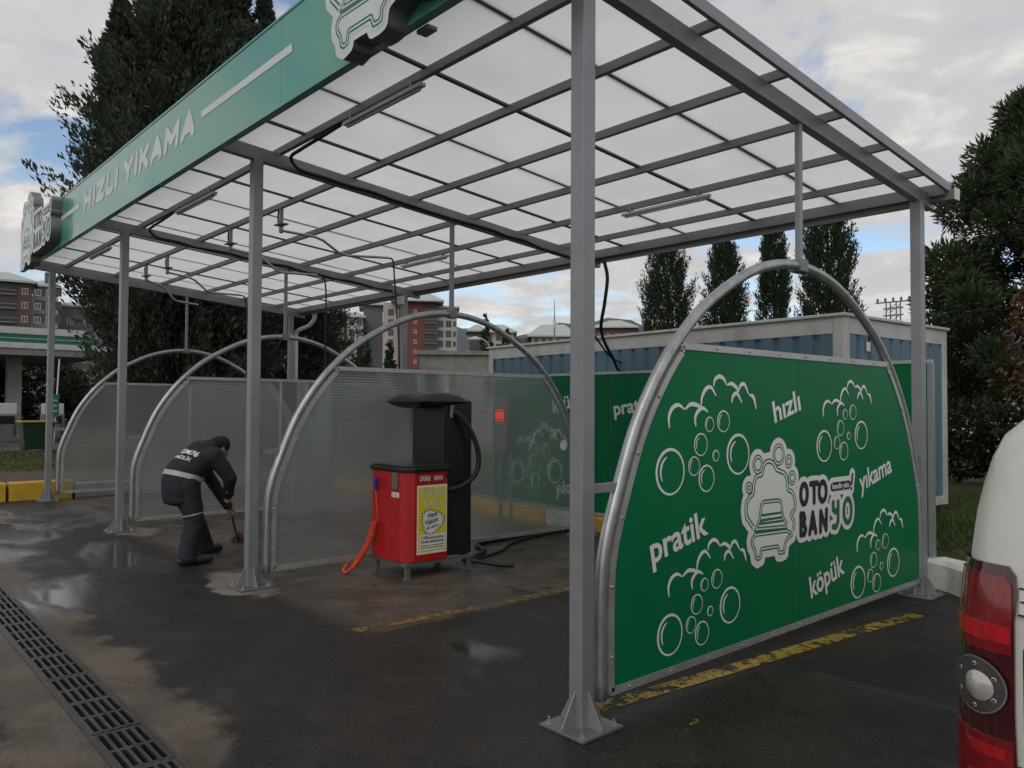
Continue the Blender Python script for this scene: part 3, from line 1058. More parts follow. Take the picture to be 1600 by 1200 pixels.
for x in XS:
    plate_and_post(x, 0, zb(0) + .005, True)
    plate_and_post(x, DEP, zb(DEP) + .005, False)
BH = .12                               # beam height
for i, x in enumerate(XS):
    mb = MB()
    y0, y1 = YF + .02, YB + .10
    mb.bar((x, y0, zb(y0) + BH / 2), (x, y1 - .04, zb(y1 - .04) + BH / 2), .07, BH, upv=(0, SL, 1))
    mb.build('cross_beam', M['steel'], can, bevel=.004)
PUR = [.22, .98, 1.76, 2.54, 3.28, 3.98]
PH = .06
zp = lambda y: zb(y) + BH + .002       # underside of the purlins
for y in PUR:
    mb = MB()
    mb.bar((XL + .03, y, zp(y) + PH / 2), (XR - .03, y, zp(y) + PH / 2), .042, PH)
    mb.build('purlin', M['purlin'], can)
mb = MB()
mb.bar((XL + .03, YB - .06, zp(YB) + .02), (XR - .03, YB - .06, zp(YB) + .02), .05, .10)
mb.build('eaves_purlin', M['steel'], can)
for x in (XL + .015, XR - .015):       # sloping verge rafters that close the roof ends
    mb = MB()
    mb.bar((x, YF, zp(YF) + .035), (x, YB, zp(YB) + .035), .03, .075 if x > -5 else .15, upv=(0, SL, 1))
    mb.build('verge_rafter', M['steel'], can)
zs = lambda y: zp(y) + PH + .012       # sheet level
bars = [round(-.80 - .90 * k, 2) for k in range(13)]
ed = [XR - .01] + bars + [XL + .01]
for a, b in zip(ed[:-1], ed[1:]):
    mb = MB()
    ny = 12
    vs, fs = [], []
    sag = random.uniform(.000, .006)
    for j in range(ny + 1):
        y = YF + (YB - YF) * j / ny
        for q in range(3):
            vs.append((a - .004 + (b - a + .008) * q / 2, y, zs(y) - (sag if q == 1 else 0) * abs(math.sin(y * 4.1))))
    for j in range(ny):
        for q in range(2):
            fs.append((j * 3 + q, j * 3 + q + 1, j * 3 + q + 4, j * 3 + q + 3))
    mb.add(vs, fs).build('roof_sheet', M['roof'], can)
for k, x in enumerate(bars):
    mb = MB()
    if k % 2 == 1:                     # joint profile below the sheets
        mb.bar((x - .012, YF, zs(YF) - .012), (x - .012, YB - .02, zs(YB - .02) - .012), .016, .016, upv=(0, SL, 1))
        mb.bar((x + .012, YF, zs(YF) - .012), (x + .012, YB - .02, zs(YB - .02) - .012), .016, .016, upv=(0, SL, 1))
    else:                              # clamp bar that lies on top of them
        mb.bar((x, YF, zs(YF) + .016), (x, YB - .02, zs(YB - .02) + .016), .045, .02, upv=(0, SL, 1))
    mb.build('glazing_bar', M['bar'], can)
# gutter along the rear eaves and its downpipe
zg = zb(YB) + .05
mb = MB()
prof = [(0, .09), (0, 0), (.10, 0), (.115, .09), (.108, .09), (.094, .008), (.008, .008), (.008, .09)]
mb.prism(prof, lambda u, v, t: (t, YB - .03 + u, zg + v), XL - .02, XR + .04)
gut = mb.build('gutter', M['grey_metal'], can)
for xx in (XR + .041, XL - .021):
    mb = MB()
    mb.prism([(0, .10), (0, -.004), (.104, -.004), (.12, .10)], lambda u, v, t: (t, YB - .032 + u, zg + v), xx, xx + (.006 if xx > 0 else -.006))
    mb.build('end_cap', M['white_plastic'], gut)
dp = catmull([(-11.6, YB + .03, zg), (-11.62, YB + .03, zg - .12), (-11.75, YB - .02, zg - .24), (-12.0, YB - .08, zg - .30),
              (-12.12, YB - .10, zg - .40), (-12.12, YB - .10, zg - .8)], 5) + [Vector((-12.12, YB - .10, .25))]
MB().tube(dp, .042, 10).build('downpipe', M['white_plastic'], gut, smooth=True)

# fascia: four green sheets with a thin edge trim, lettering and two raised badges
FY, FZ0, FZ1 = -.42, 3.79, 4.455
FXL, FXR = -12.30, .22
fas = MB()
fas.box((FXL + .02, FY + .03, FZ0 + .04), (FXR - .02, YF + .012, FZ1 - .04)).build('fascia_frame', M['purlin'], can)
seam = [FXR, -2.62, -5.53, -8.38, -11.2, FXL]
for a, b in zip(seam[:-1], seam[1:]):
    MB().box((b + .0015, FY - .004, FZ0 + .012), (a - .0015, FY + .028, FZ1 - .012)).build('fascia_sheet', M['fascia_green'], can, bevel=.0015)
mb = MB()
mb.box((FXL - .004, FY - .012, FZ0 - .008), (FXR + .004, FY + .05, FZ0 + .012))
mb.box((FXL - .004, FY - .010, FZ1 - .012), (FXR + .004, FY + .06, FZ1 + .006))
mb.build('fascia_trim', M['fascia_green'], can)
ff = lambda u, v, t: Vector((u, FY - .005 - t, v))
for word, a, b in (('HIZLI', -8.24, -6.72), ('YIKAMA', -6.55, -4.32)):
    mb = MB()
    block_word(mb, word, ff, a, b, 4.03, 4.295, .086, .20, .002)
    mb.build('lettering', M['fascia_print'], can)
for a, b in ((-4.20, -2.44), (-9.92, -8.46)):
    mb = MB()
    stroke(mb, [(a, 4.165), (b, 4.165)], .062, ff, .002)
    mb.build('printed_stripe', M['fascia_print'], can)
# raised badges: face, returns and print
for ox, oz, s in ((-1.13, 4.215, 1.28), (-10.90, 4.215, 1.36)):
    V, Q = EMBLEM_PLATE
    mb = MB()
    T0 = .135
    fb = lambda u, v, t: Vector((ox + u * s / 1000, FY - .005 - t, oz + v * s / 1000))
    # returns: walls along the outline of the plate field
    ed_count = {}
    key = lambda p: (round(p[0], 2), round(p[1], 2))
    h = 5.0
    F = EM_F
    for j in range(F.shape[0] - 1):
        row_any = (F[j:j + 2] < 0)
        if not row_any.any(): continue
        for i in np.nonzero((row_any[:, :-1] | row_any[:, 1:]).any(0) & ~(row_any[:, :-1] & row_any[:, 1:]).all(0))[0]:
            cs = [(i, j), (i + 1, j), (i + 1, j + 1), (i, j + 1)]
            cr = []
            for k in range(4):
                a, b = cs[k], cs[(k + 1) % 4]
                fa, fb_ = F[a[1], a[0]], F[b[1], b[0]]
                if (fa < 0) != (fb_ < 0):
                    q = fa / (fa - fb_)
                    cr.append((EM_GX[0] + (a[0] + (b[0] - a[0]) * q) * h, EM_GY[0] + (a[1] + (b[1] - a[1]) * q) * h, fa < 0))
            for k in range(0, len(cr) - 1, 2):
                p, q = cr[k], cr[k + 1]
                mb.add([fb(p[0], p[1], 0), fb(q[0], q[1], 0), fb(q[0], q[1], T0), fb(p[0], p[1], T0)], [(0, 1, 2, 3)])
    bd = mb.build('badge_return', M['grey_metal'], can, smooth=True)
    mb = MB()
    emblem(mb, lambda u, v, t: Vector((u, FY - .005 - T0 - t, v)), (ox, oz), s, 0.0)
    mb.build('badge_print', [M['fascia_print'], M['green_print'], M['black_print']], bd)
MB().box((-.97, FY + .05, FZ0 - .035), (-.86, FY + .12, FZ0 - .009)).build('junction_box', M['grey_metal'], can, bevel=.004)

MB().box((XS[2] - .09, DEP - .10, zb(DEP) - .16), (XS[2] + .09, DEP - .046, zb(DEP) - .02)).build('junction_box', M['white_plastic'], can, bevel=.008)

# ------------------------------------------------------------------ arched partitions
ARC_H = [(.14, .10), (.14, .60), (.165, .86), (.26, 1.14), (.41, 1.49), (.60, 1.78), (.81, 2.01), (1.08, 2.23), (1.50, 2.455), (1.85, 2.565)]
YM = 2.20
arc = ARC_H + [(YM, 2.60)] + [(2 * YM - y, z) for y, z in ARC_H[::-1]]
ARC = [(p.x, p.y) for p in catmull([(y, z, 0) for y, z in arc], 6)]


def inset(pts, d):
    out = []
    for i, (y, z) in enumerate(pts):
        a, b = pts[max(i - 1, 0)], pts[min(i + 1, len(pts) - 1)]
        ty, tz = b[0] - a[0], b[1] - a[1]
        l = math.hypot(ty, tz)
        out.append((y + tz / l * d, z - ty / l * d))
    return out


ZT, ZBOT, YJ = 1.965, .135, 2.14


def panel_outline():
    ins = inset(ARC, .062)
    lft = [p for p in ins if p[0] < YM and ZBOT + .01 < p[1] < ZT - .01][::2]
    # straight chords, as the trim is bent in pieces
    yl = np.interp(ZT, [p[1] for p in lft], [p[0] for p in lft])
    L_ = [(lft[0][0], ZBOT)] + lft + [(yl, ZT)]
    R_ = [(2 * YM - y, z) for y, z in L_[::-1]]
    return L_, R_


PL, PR_ = panel_outline()


def partition(x, label, mat, face_print=False):
    root = empty('arch_partition', (x, YM, 0), label, 'partition', 'arched partitions between the wash bays')
    MB().tube([(x, y, z) for y, z in ARC], .034, 12).build('arch_tube', M['galv'], root, smooth=True)
    mb = MB()
    mb.bar((x, YM, 2.62), (x, YM, zb(YM) + .004), .04, .04)
    mb.build('hanger', M['steel'], root, bevel=.003)
    mb = MB()
    mb.box((x - .045, YM - .05, 2.555), (x + .045, YM + .05, 2.645))
    mb.build('clamp', M['grey_metal'], root, bevel=.006)
    for yy, zz, s in ((.045, 1.19, 1), (4.26 - .045, 1.19, -1)):
        mb = MB()
        ya = .275 if s > 0 else 2 * YM - .275
        mb.bar((x, yy - .02 * s, zz), (x, ya, zz), .03, .045)
        mb.build('bracket', M['steel'], root)
    poly = PL + PR_
    for j, side in enumerate((0, 1)):
        if side == 0: pl = PL + [(YJ - .002, ZT), (YJ - .002, ZBOT)]
        else: pl = [(YJ + .002, ZBOT), (YJ + .002, ZT)] + PR_
        mb = MB()
        if face_print:
            mb.prism(pl, lambda u, v, t: (x + t, u, v), .012, .020)
        else:
            mb.add([(x + .014, u, v) for u, v in pl], [tuple(range(len(pl)))[::-1]])
        mb.build('sheet', mat, root)
    mb = MB()
    cl = poly + [poly[0]]
    for i in range(len(cl) - 1):
        a, b = cl[i], cl[i + 1]
        mb.bar((x + .012, a[0], a[1]), (x + .012, b[0], b[1]), .040, .030, upv=(1, 0, 0))
    mb.build('edge_trim', M['alu'], root)
    if not face_print:
        MB().bar((x + .004, YJ, ZBOT), (x + .004, YJ, ZT), .030, .036, upv=(1, 0, 0)).build('joint_post', M['alu'], root)
    # screws through the trim
    sm = MB().lathe([(.009, 0), (.009, .003), (.005, .006)], (0, 0, 0), 6, axis='X').mesh('screw', M['galv'])
    acc = 0
    for i in range(len(cl) - 1):
        a, b = Vector(cl[i]), Vector(cl[i + 1])
        l = (b - a).length
        q = .18 - acc
        while q < l:
            p = a + (b - a) * (q / l)
            o = link_mesh('screw', sm, root)
            o.location = Vector((x + .0285, p.x, p.y)) - ORG[root.name]
            q += .36
        acc = (acc + l) % .36
    return root


p1 = partition(XS[0], 'arched partition with bright green printed panel at the near right end', M['green'], True)
p2 = partition(XS[1], 'arched partition with clear fluted panel behind the red vacuum machine', M['frosted'])
p3 = partition(XS[2], 'arched partition with grey translucent panel just behind the sweeping person', M['frosted'])
p4 = partition(XS[3], 'farthest arched partition with grey translucent panel, by the yellow kerb', M['frosted'])
# print on the green panel
fp = lambda u, v, t: Vector((XS[0] + .0206 + t, u, v))
for a, h in (((.702, 1.247), (1.392, 1.321)), ((2.506, 1.339), (3.096, 1.405)), ((.698, .335), (1.299, .403)), ((3.026, .293), (3.657, .362))):
    mb = MB()
    bubble_cluster(mb, fp, a, h, .001)
    mb.build('bubble_print', M['white_print'], p1)
for body, st, w, asc, ang in (('pratik', (.535, .752), .545, .155, 12), ('hızlı', (1.825, 1.512), .36, .145, 14.5),
                              ('yıkama', (3.07, .972), .585, .150, 12.5), ('köpük', (2.30, .285), .515, .155, 12.7)):
    mb = MB()
    put_text(mb, body, fp, st, w, asc, R(ang), bold=.022, t=.0030)
    mb.build('lettering', M['white_print'], p1)
mb = MB()
emblem(mb, fp, (1.869, .973), 1.0, .0035)
mb.build('badge_print', [M['white_print'], M['green_print'], M['black_print']], p1)
# round sticker on the clear panel
mb = MB()
disc(mb, (3.91, 1.14), .062, lambda u, v, t: Vector((XS[1] + .018, u, v)))
mb.build('round_sticker', M['white_print'], p2)

# ------------------------------------------------------------------ green printed wall at the back of the bays
WY = 4.75
wall = empty('back_wall', (-3.3, WY, .19), 'low green printed panel wall closing the back of the bays', 'wall')
fw_ = lambda u, v, t: Vector((u, WY - .021 - t, v))
for a, b in ((-1.98, -.10), (-3.96, -2.0), (-5.2, -3.98), (-6.62, -5.22)):
    MB().box((a + .002, WY - .020, .235), (b - .002, WY - .008, 2.03)).build('sheet', M['green'], wall)
mb = MB()
mb.box((-6.66, WY - .030, 2.03), (-.06, WY + .012, 2.062))
mb.box((-6.66, WY - .030, .20), (-.06, WY + .012, .235))
mb.build('edge_trim', M['alu'], wall)
for x in (-6.64, -5.21, -3.97, -1.99, -.08):
    mb = MB()
    hw = .022
    if x in (-6.64, -.08):
        mb.box((x - hw, WY - .028, .2352), (x + hw, WY + .03, 2.0298))
    else:
        mb.box((x - hw, WY - .006, .2352), (x + hw, WY + .03, 2.0298))
    mb.build('wall_post', M['steel'], wall)
for x in (-5.9, -3.0, -.09):
    MB().bar((x, WY + .03, 1.1), (x + .02, WY + .03, .9), .03, .03).build('tie', M['steel'], wall)
for a, h in (((-6.05, .66), (-5.15, .72)), ((-3.5, .55), (-2.8, .62)), ((-1.9, 1.2), (-1.3, 1.26))):
    mb = MB()
    bubble_cluster(mb, fw_, a, h, .001)
    mb.build('bubble_print', M['white_print'], wall)
for body, st, w, asc in (('köpük', (-5.18, 1.52), .68, .19), ('yıkama', (-5.12, .40), .72, .17), ('pratik', (-3.88, 1.50), .62, .18), ('hızlı', (-6.55, .98), .36, .20)):
    mb = MB()
    put_text(mb, body, fw_, st, w, asc, R(8), bold=.022, t=.0030)
    mb.build('lettering', M['white_print'], wall)
mb = MB()
emblem(mb, fw_, (-2.6, 1.15), .85, .0035)
mb.build('badge_print', [M['white_print'], M['green_print'], M['black_print']], wall)

# coin unit with red digits seen blurred through the clear panel
cu = empty('coin_unit', (-6.2, 4.6, 0), 'grey coin unit with glowing red digits blurred behind the fluted panel', 'coin unit')
MB().box((-6.34, 4.52, .95), (-6.04, 4.70, 1.72)).build('housing', M['grey_metal'], cu, bevel=.012)
MB().box((-6.32, 4.512, 1.36), (-6.06, 4.5195, 1.58)).build('display_window', M['black_plastic'], cu)
mb = MB()
put_text(mb, '000', lambda u, v, t: Vector((u, 4.509 - t, v)), (-6.30, 1.40), .22, .15, bold=.02)
mb.build('digits', M['led'], cu)
for x in (-6.32, -6.06):
    MB().bar((x, 4.62, .0), (x, 4.62, .951), .03, .03).build('leg', M['steel'], cu)

# ------------------------------------------------------------------ tube lights, cables and wash booms
def tube_light(x0, x1, y, label):
    z = zp(y) - .030
    t_ = empty('tube_light', ((x0 + x1) / 2, y, z), label, 'light fixture', 'tube lights under the roof')
    MB().box((x0, y - .025, z - .02), (x1, y + .025, z + .008)).build('housing', M['lamp_white'], t_, bevel=.004)
    mb = MB()
    mb.tube([(x0 + .04, y, z - .032), (x1 - .04, y, z - .032)], .013, 8)
    mb.build('tube', M['white_plastic'], t_, smooth=True)
    for xx in (x0 + .12, x1 - .12):
        MB().box((xx - .006, y - .028, z + .006), (xx + .006, y + .028, zp(y) + .03)).build('clip', M['galv'], t_)
    return t_


tube_light(-2.82, -1.74, .22, 'slim tube light under the first purlin, nearest the large badge')
tube_light(-6.74, -5.55, .22, 'slim tube light under the front purlin of the middle bay')
tube_light(-2.52, -1.46, 3.28, 'slim tube light under a rear purlin of the near bay')
tube_light(-6.60, -5.50, 3.28, 'slim tube light under a rear purlin of the middle bay')
tube_light(-10.6, -9.5, .22, 'slim tube light under the front purlin of the far bay')


def cable(name, pts, r, label, mat='rubber', n=6, cat='cable', group=None, sub=6):
    return tag(MB().tube(catmull(pts, sub), r, n).build(name, M[mat], smooth=True, loc=None), label, cat, group)


def beam_cable(x, label, s):
    pts = [(x + 1.1 * s, .225, zp(.22) - .012), (x + .75 * s, .225, zp(.22) - .030), (x + .40 * s, .225, zp(.22) - .045), (x + .16 * s, .25, zp(.22) - .055), (x + .065, .38, zb(.38) + .02)]
    y = .62
    while y < 4.2:
        pts.append((x + .052 + random.uniform(-.006, .006), y, zb(y) + .012 + random.uniform(-.012, .02)))
        y += .26
    return cable('beam_cable', pts, .016, label, group='cables tied along the cross beams')


beam_cable(XS[1], 'black cable bundle tied along the beam over the clear partition', 1)
beam_cable(XS[2], 'black cable bundle tied along the beam over the grey middle partition', 1)
cable('hose', [(-3.7, 4.32, 3.42), (-3.66, 4.34, 3.2), (-3.72, 4.36, 2.9), (-3.9, 4.5, 2.55), (-4.3, 5.2, 2.25), (-4.9, 6.0, 2.15), (-5.3, 6.62, 2.16)], .022,
      'thick black hose hanging from the roof edge to the blue container', cat='hose')
cable('hose', [(-4.0, 4.5, 2.5), (-4.4, 5.2, 2.33), (-4.9, 6.0, 2.28), (-5.3, 6.62, 2.30)], .013, 'thin black hose looping beside the thick one to the container', cat='hose')


def boom(x, y, tip, hose_end, label, mid=.45):
    b = empty('wash_boom', (x, y, zp(y)), label, 'wash boom', 'swivelling wash booms under the roof')
    z0 = zp(y)
    MB().bar((x, y, z0 + .02), (x, y, z0 - .20), .035, .035).build('drop_arm', M['steel'], b)
    MB().box((x - .09, y - .05, z0 - .19), (x + .09, y + .05, z0 - .178)).build('mount_plate', M['steel'], b)
    MB().lathe([(.018, -.28), (.026, -.27), (.026, -.21), (.018, -.20)], (x, y, z0), 10).build('swivel', M['galv'], b, smooth=40)
    MB().tube(catmull([(x - .07, y, z0 + .0), (x - .085, y, z0 - .10), (x - .075, y + .01, z0 - .18), (x - .02, y, z0 - .215)], 5), .010, 6).build('feed_hose', M['rubber'], b, smooth=True)
    s, t_ = Vector((x, y, z0 - .25)), Vector(tip)
    d = t_ - s
    zig = [s, s + d * .28 + Vector((0, 0, .02)), s + d * .36 + Vector((0, 0, .0)), s + d * .50 + Vector((0, 0, -.10)), s + d * .58 + Vector((0, 0, -.115)), t_ + Vector((0, 0, -.02))]
    MB().tube(zig, .016, 8).build('arm', M['galv'], b, smooth=50)
    e = Vector(hose_end)
    pts = [t_ + Vector((0, 0, -.02)), t_ + d.normalized() * .09 + Vector((0, 0, -.05)), t_ + d.normalized() * .12 + Vector((0, 0, -.3)),
           t_.lerp(e, .5) + Vector((.03, .05, 0)), e]
    MB().tube(catmull(pts, 6), .011, 6).build('hose', M['rubber'], b, smooth=True)
    return b


boom(-5.58, .98, (-5.95, 2.64, 3.56), (-6.1, 2.95, 1.3), 'bent wash boom hanging in the middle bay, nearest the camera')
boom(-7.02, .98, (-6.75, 2.05, 3.36), (-6.8, 2.2, 1.2), 'bent wash boom seen just beside the second front post')
boom(-9.40, .98, (-9.75, 2.25, 3.42), (-9.85, 2.4, 1.6), 'bent wash boom in the far bay, the longer of its pair')
boom(-10.40, .98, (-10.55, 1.85, 3.30), (-10.6, 1.9, 3.0), 'bent wash boom in the far bay with a short hanging tip')
cable('floor_hose', [(-3.62, 2.2, .03), (-3.9, 2.6, .03), (-4.25, 2.8, .03), (-4.36, 3.5, .035), (-4.5, 4.2, .03), (-4.45, 4.58, .03)], .028, 'thick black hose lying along the foot of the clear partition', cat='hose')
cable('floor_hose', [(-3.55, 2.05, .02), (-3.8, 2.75, .02), (-4.10, 3.2, .02), (-4.30, 3.9, .02), (-4.36, 4.5, .02)], .014, 'thinner black hose on the floor beside the thick one', cat='hose')
# ------------------------------------------------------------------ vacuum and air machine
vac = empty('vacuum_machine', (-3.6, 1.5, 0), 'red and black self-service vacuum and air machine with yellow poster', 'vacuum machine')
mb = MB()
plan = [(-3.88, 1.16), (-3.40, 1.16), (-3.34, 1.20), (-3.30, 1.26), (-3.30, 1.64), (-3.88, 1.64)]
mb.prism(plan, lambda u, v, t: (u, v, t), .155, 1.0)
cab = mb.build('cabinet', M['red'], vac, bevel=.008)
mb = MB()
big = [(-3.90, 1.14), (-3.39, 1.14), (-3.32, 1.18), (-3.275, 1.25), (-3.275, 1.66), (-3.90, 1.66)]
mb.prism(big, lambda u, v, t: (u, v, t), .992, 1.035)
mb.prism([(u + (-3.6 - u) * .06, v + (1.4 - v) * .06) for u, v in big], lambda u, v, t: (u, v, t), 1.033, 1.055)
mb.build('counter_top', M['black_plastic'], vac, bevel=.012)
MB().box((-3.90, 1.635, .16), (-3.36, 1.98, 1.665)).build('column', M['black_plastic'], vac, bevel=.012)
MB().box((-3.357, 1.66, .25), (-3.350, 1.955, 1.60)).build('column_door', M['black_plastic'], vac, bevel=.004)
# domed cap that overhangs on the cabinet side
mb = MB()
vs, fs = [], []
nx, ny = 12, 14
for j in range(ny + 1):
    for i in range(nx + 1):
        u, v = i / nx, j / ny
        y = 1.33 + v * .60
        x = -3.92 + u * .60
        e = max(0.0, 1 - (2 * u - 1) ** 4) ** .5 * max(0.0, 1 - abs(2 * v - 1) ** 2.6) ** .6
        vs.append((x, y, 1.655 + .095 * e))
for j in range(ny + 1):
    for i in range(nx + 1):
        u, v = i / nx, j / ny
        x, y, z = vs[j * (nx + 1) + i]
        k = (z - 1.655) / .095
        vs.append((x, y, 1.655 - .075 * min(1, k * 1.2) * (1 - v) ** .5 - .004))
n0 = (nx + 1) * (ny + 1)
for j in range(ny):
    for i in range(nx):
        a = j * (nx + 1) + i
        fs.append((a, a + 1, a + nx + 2, a + nx + 1))
        fs.append((n0 + a, n0 + a + nx + 1, n0 + a + nx + 2, n0 + a + 1))
for i in range(nx):
    for base in (0, ny * (nx + 1)):
        a = base + i
        fs.append((a, n0 + a, n0 + a + 1, a + 1) if base == 0 else (a, a + 1, n0 + a + 1, n0 + a))
for j in range(ny):
    for base in (0, nx):
        a = j * (nx + 1) + base
        b = a + nx + 1
        fs.append((a, b, n0 + b, n0 + a) if base == 0 else (a, n0 + a, n0 + b, b))
mb.add(vs, fs).build('cap', M['black_plastic'], vac, smooth=50)
# suction hose looped down the side and back into the door
hp = catmull([(-3.36, 1.70, 1.58), (-3.30, 1.80, 1.50), (-3.27, 1.92, 1.32), (-3.26, 1.985, 1.12), (-3.27, 1.96, .95), (-3.29, 1.82, .84), (-3.345, 1.68, .80)], 12)
MB().tube(hp, [.024 + (.003 if i % 2 else 0) for i in range(len(hp))], 10).build('suction_hose', M['rubber'], vac, smooth=30)
MB().tube([(-3.33, 1.71, 1.62), (-3.335, 1.705, 1.50)], .018, 8).build('nozzle', M['grey_metal'], vac, smooth=40)
# base frame and legs
mb = MB()
mb.box((-3.88, 1.18, .125), (-3.31, 1.215, .155)).box((-3.88, 1.93, .125), (-3.31, 1.965, .155))
mb.box((-3.345, 1.2152, .125), (-3.31, 1.9298, .154)).box((-3.88, 1.2152, .125), (-3.845, 1.9298, .154))
mb.build('base_frame', M['grey_metal'], vac)
for x, y in ((-3.34, 1.21), (-3.34, 1.93), (-3.86, 1.21), (-3.86, 1.93)):
    MB().box((x - .02, y - .02, 0.012), (x + .02, y + .02, .126)).box((x - .035, y - .035, .001), (x + .035, y + .035, .012)).build('leg', M['grey_metal'], vac)
MB().tube([(-3.4, 1.9, .10), (-3.18, 2.2, .035), (-3.10, 2.32, .03)], .022, 8).build('hose_wand', M['black_plastic'], vac, smooth=40)
# poster on the front, labels above it (front looks along +X)
fx = lambda u, v, t: Vector((-3.2995 + t, u, v))
po = MB().box((-3.2995, 1.285, .225), (-3.2955, 1.628, .865)).build('poster', M['white_print'], vac)
MB().add([fx(u, v, .0048) for u, v in ((1.297, .245), (1.616, .245), (1.616, .850), (1.297, .850))], [(0, 1, 2, 3)]).build('poster_ground', M['yellow_poster'], po)
mb = MB()
for q, (mi, off, b) in enumerate(((1, .0058, .034), (0, .0068, .008))):
    put_text(mb, 'SÜPÜRGE', fx, (1.335, .755), .250, .068, bold=b, t=off, mi=mi)
    put_text(mb, '& HAVA', fx, (1.355, .660), .210, .066, bold=b, t=off, mi=mi)
mb.build('poster_title', [M['white_print'], M['black_print']], po)
mb = MB()
star = []
for k in range(48):
    a = 2 * math.pi * k / 48
    rr = (.118 if k % 2 else .094) * (1 + .10 * math.sin(3 * a + 1))
    star.append((1.455 + rr * 1.12 * math.cos(a), .525 + rr * math.sin(a)))
mb.add([fx(u + (u - 1.455) * .09, v + (v - .525) * .09, .0054) for u, v in star], [tuple(range(48))], 1)
mb.add([fx(u, v, .0062) for u, v in star], [tuple(range(48))], 0)
mb.add([fx(u, v, .0054) for u, v in ((1.312, .262), (1.602, .262), (1.602, .405), (1.312, .405))], [(0, 1, 2, 3)], 0)
put_text(mb, 'Hava', fx, (1.41, .555), .11, .050, R(12), .02, t=.0074, mi=1)
put_text(mb, 'Vakum', fx, (1.375, .490), .155, .050, R(12), .02, t=.0074, mi=1)
put_text(mb, 'BİR ARADA', fx, (1.395, .448), .14, .024, R(12), .02, t=.0074, mi=1)
put_text(mb, 'ÖZ', fx, (1.325, .362), .042, .030, 0, .02, t=.0074, mi=2)
put_text(mb, 'FA', fx, (1.370, .362), .042, .030, 0, .03, t=.0074, mi=1)
put_text(mb, 'ENDÜSTRİYEL', fx, (1.418, .362), .172, .022, 0, .02, t=.0074, mi=1)
put_text(mb, 'YIKAMA MAKİNALARI', fx, (1.322, .328), .265, .022, 0, .02, t=.0074, mi=1)
mb.add([fx(u, v, .0070) for u, v in ((1.322, .300), (1.590, .300), (1.590, .306), (1.322, .306))], [(0, 1, 2, 3)], 1)
mb.add([fx(u, v, .0070) for u, v in ((1.322, .280), (1.590, .280), (1.590, .286), (1.322, .286))], [(0, 1, 2, 3)], 1)
mb.build('poster_print', [M['white_print'], M['black_print'], pm('poster_orange', (.6, .18, .02), .5)], po)
for body, y0, w in (('SÜPÜRGE', 1.310, .130), ('HAVA', 1.475, .130)):
    mb = MB().box((-3.2995, y0 - .012, .885), (-3.2960, y0 + w + .012, .965), 0)
    put_text(mb, body, fx, (y0, .908), w - .01 if body == 'SÜPÜRGE' else .10, .045, 0, .014, t=.0050, mi=1)
    mb.build('label_plate', [M['red_label'], M['white_print']], vac)
MB().box((-3.2995, 1.613, .925), (-3.294, 1.636, .965)).build('switch', M['black_plastic'], vac)
# left flank: air gun, coin slot and its price label, coiled hose
fl = lambda u, v, t: Vector((u, 1.1595 - t, v))
MB().box((-3.52, 1.148, .83), (-3.43, 1.1595, .985)).box((-3.485, 1.144, .88), (-3.465, 1.1478, .95)).build('coin_slot', M['grey_metal'], vac, bevel=.002)
mb = MB().box((-3.53, 1.155, .755), (-3.41, 1.1595, .800), 0)
put_text(mb, '1 TL', fl, (-3.515, .763), .085, .028, 0, .02, t=.0055, mi=1)
mb.build('price_label', [M['white_print'], M['black_print']], vac)
MB().tube([(-3.76, 1.125, .80), (-3.755, 1.12, .88), (-3.74, 1.118, .93)], [.012, .020, .016], 8).tube([(-3.74, 1.118, .915), (-3.71, 1.10, .90)], .010, 6).build('air_gun', M['blue_plastic'], vac, smooth=40)
MB().tube(catmull([(-3.76, 1.125, .80), (-3.74, 1.12, .70), (-3.72, 1.12, .58), (-3.76, 1.12, .48)], 5), .006, 6).build('air_line', M['orange'], vac, smooth=True)
path = catmull([(-3.76, 1.115, .50), (-3.80, 1.10, .36), (-3.84, 1.07, .24), (-3.90, 1.03, .13), (-3.95, 1.00, .05)], 60)
hel = []
for i, p in enumerate(path):
    a = i * .75
    hel.append(p + Vector((math.cos(a) * .030, math.sin(a) * .030, 0)))
MB().tube(hel, .0068, 5).build('coiled_air_hose', M['orange'], vac, smooth=True)
MB().tube(catmull([(-3.95, 1.0, .05), (-3.98, .96, .018), (-3.93, .92, .015), (-3.97, .90, .03), (-4.0, .97, .09)], 6), .013, 6).build('air_hose_end', M['orange'], vac, smooth=True)

# ------------------------------------------------------------------ the person sweeping
PB = Vector((-5.47, -0.11, 0))
pf, plft = Vector((-.20, .98, 0)).normalized(), Vector((-.98, -.20, 0)).normalized()
W = lambda a, b, z: PB + pf * a + plft * b + Vector((0, 0, z))
person = empty('person', PB, 'person in dark work clothes with a reflective band, bending forward to sweep', 'person')
M['skin'] = pm('skin', (0.36, 0.20, 0.14), 0.55, 0, 0.08, 12)
M['navy'] = pm('navy_workwear', (0.011, 0.013, 0.019), 0.8, 0, 0.3, 9, 0.5, 26)
M['trouser'] = pm('navy_trousers', (0.013, 0.015, 0.020), 0.8, 0, 0.3, 9, 0.5, 22)
M['knit'] = pm('black_knit', (0.008, 0.008, 0.010), 0.9, 0, 0.2, 20, 0.4, 160)
M['reflect'] = pm('reflective_band', (0.42, 0.41, 0.40), 0.4, 0, 0.1, 10, dirt=(.2, .2, .2))
M['boot'] = pm('dark_boot', (0.016, 0.015, 0.015), 0.55, 0, 0.2, 10, .2, 60)


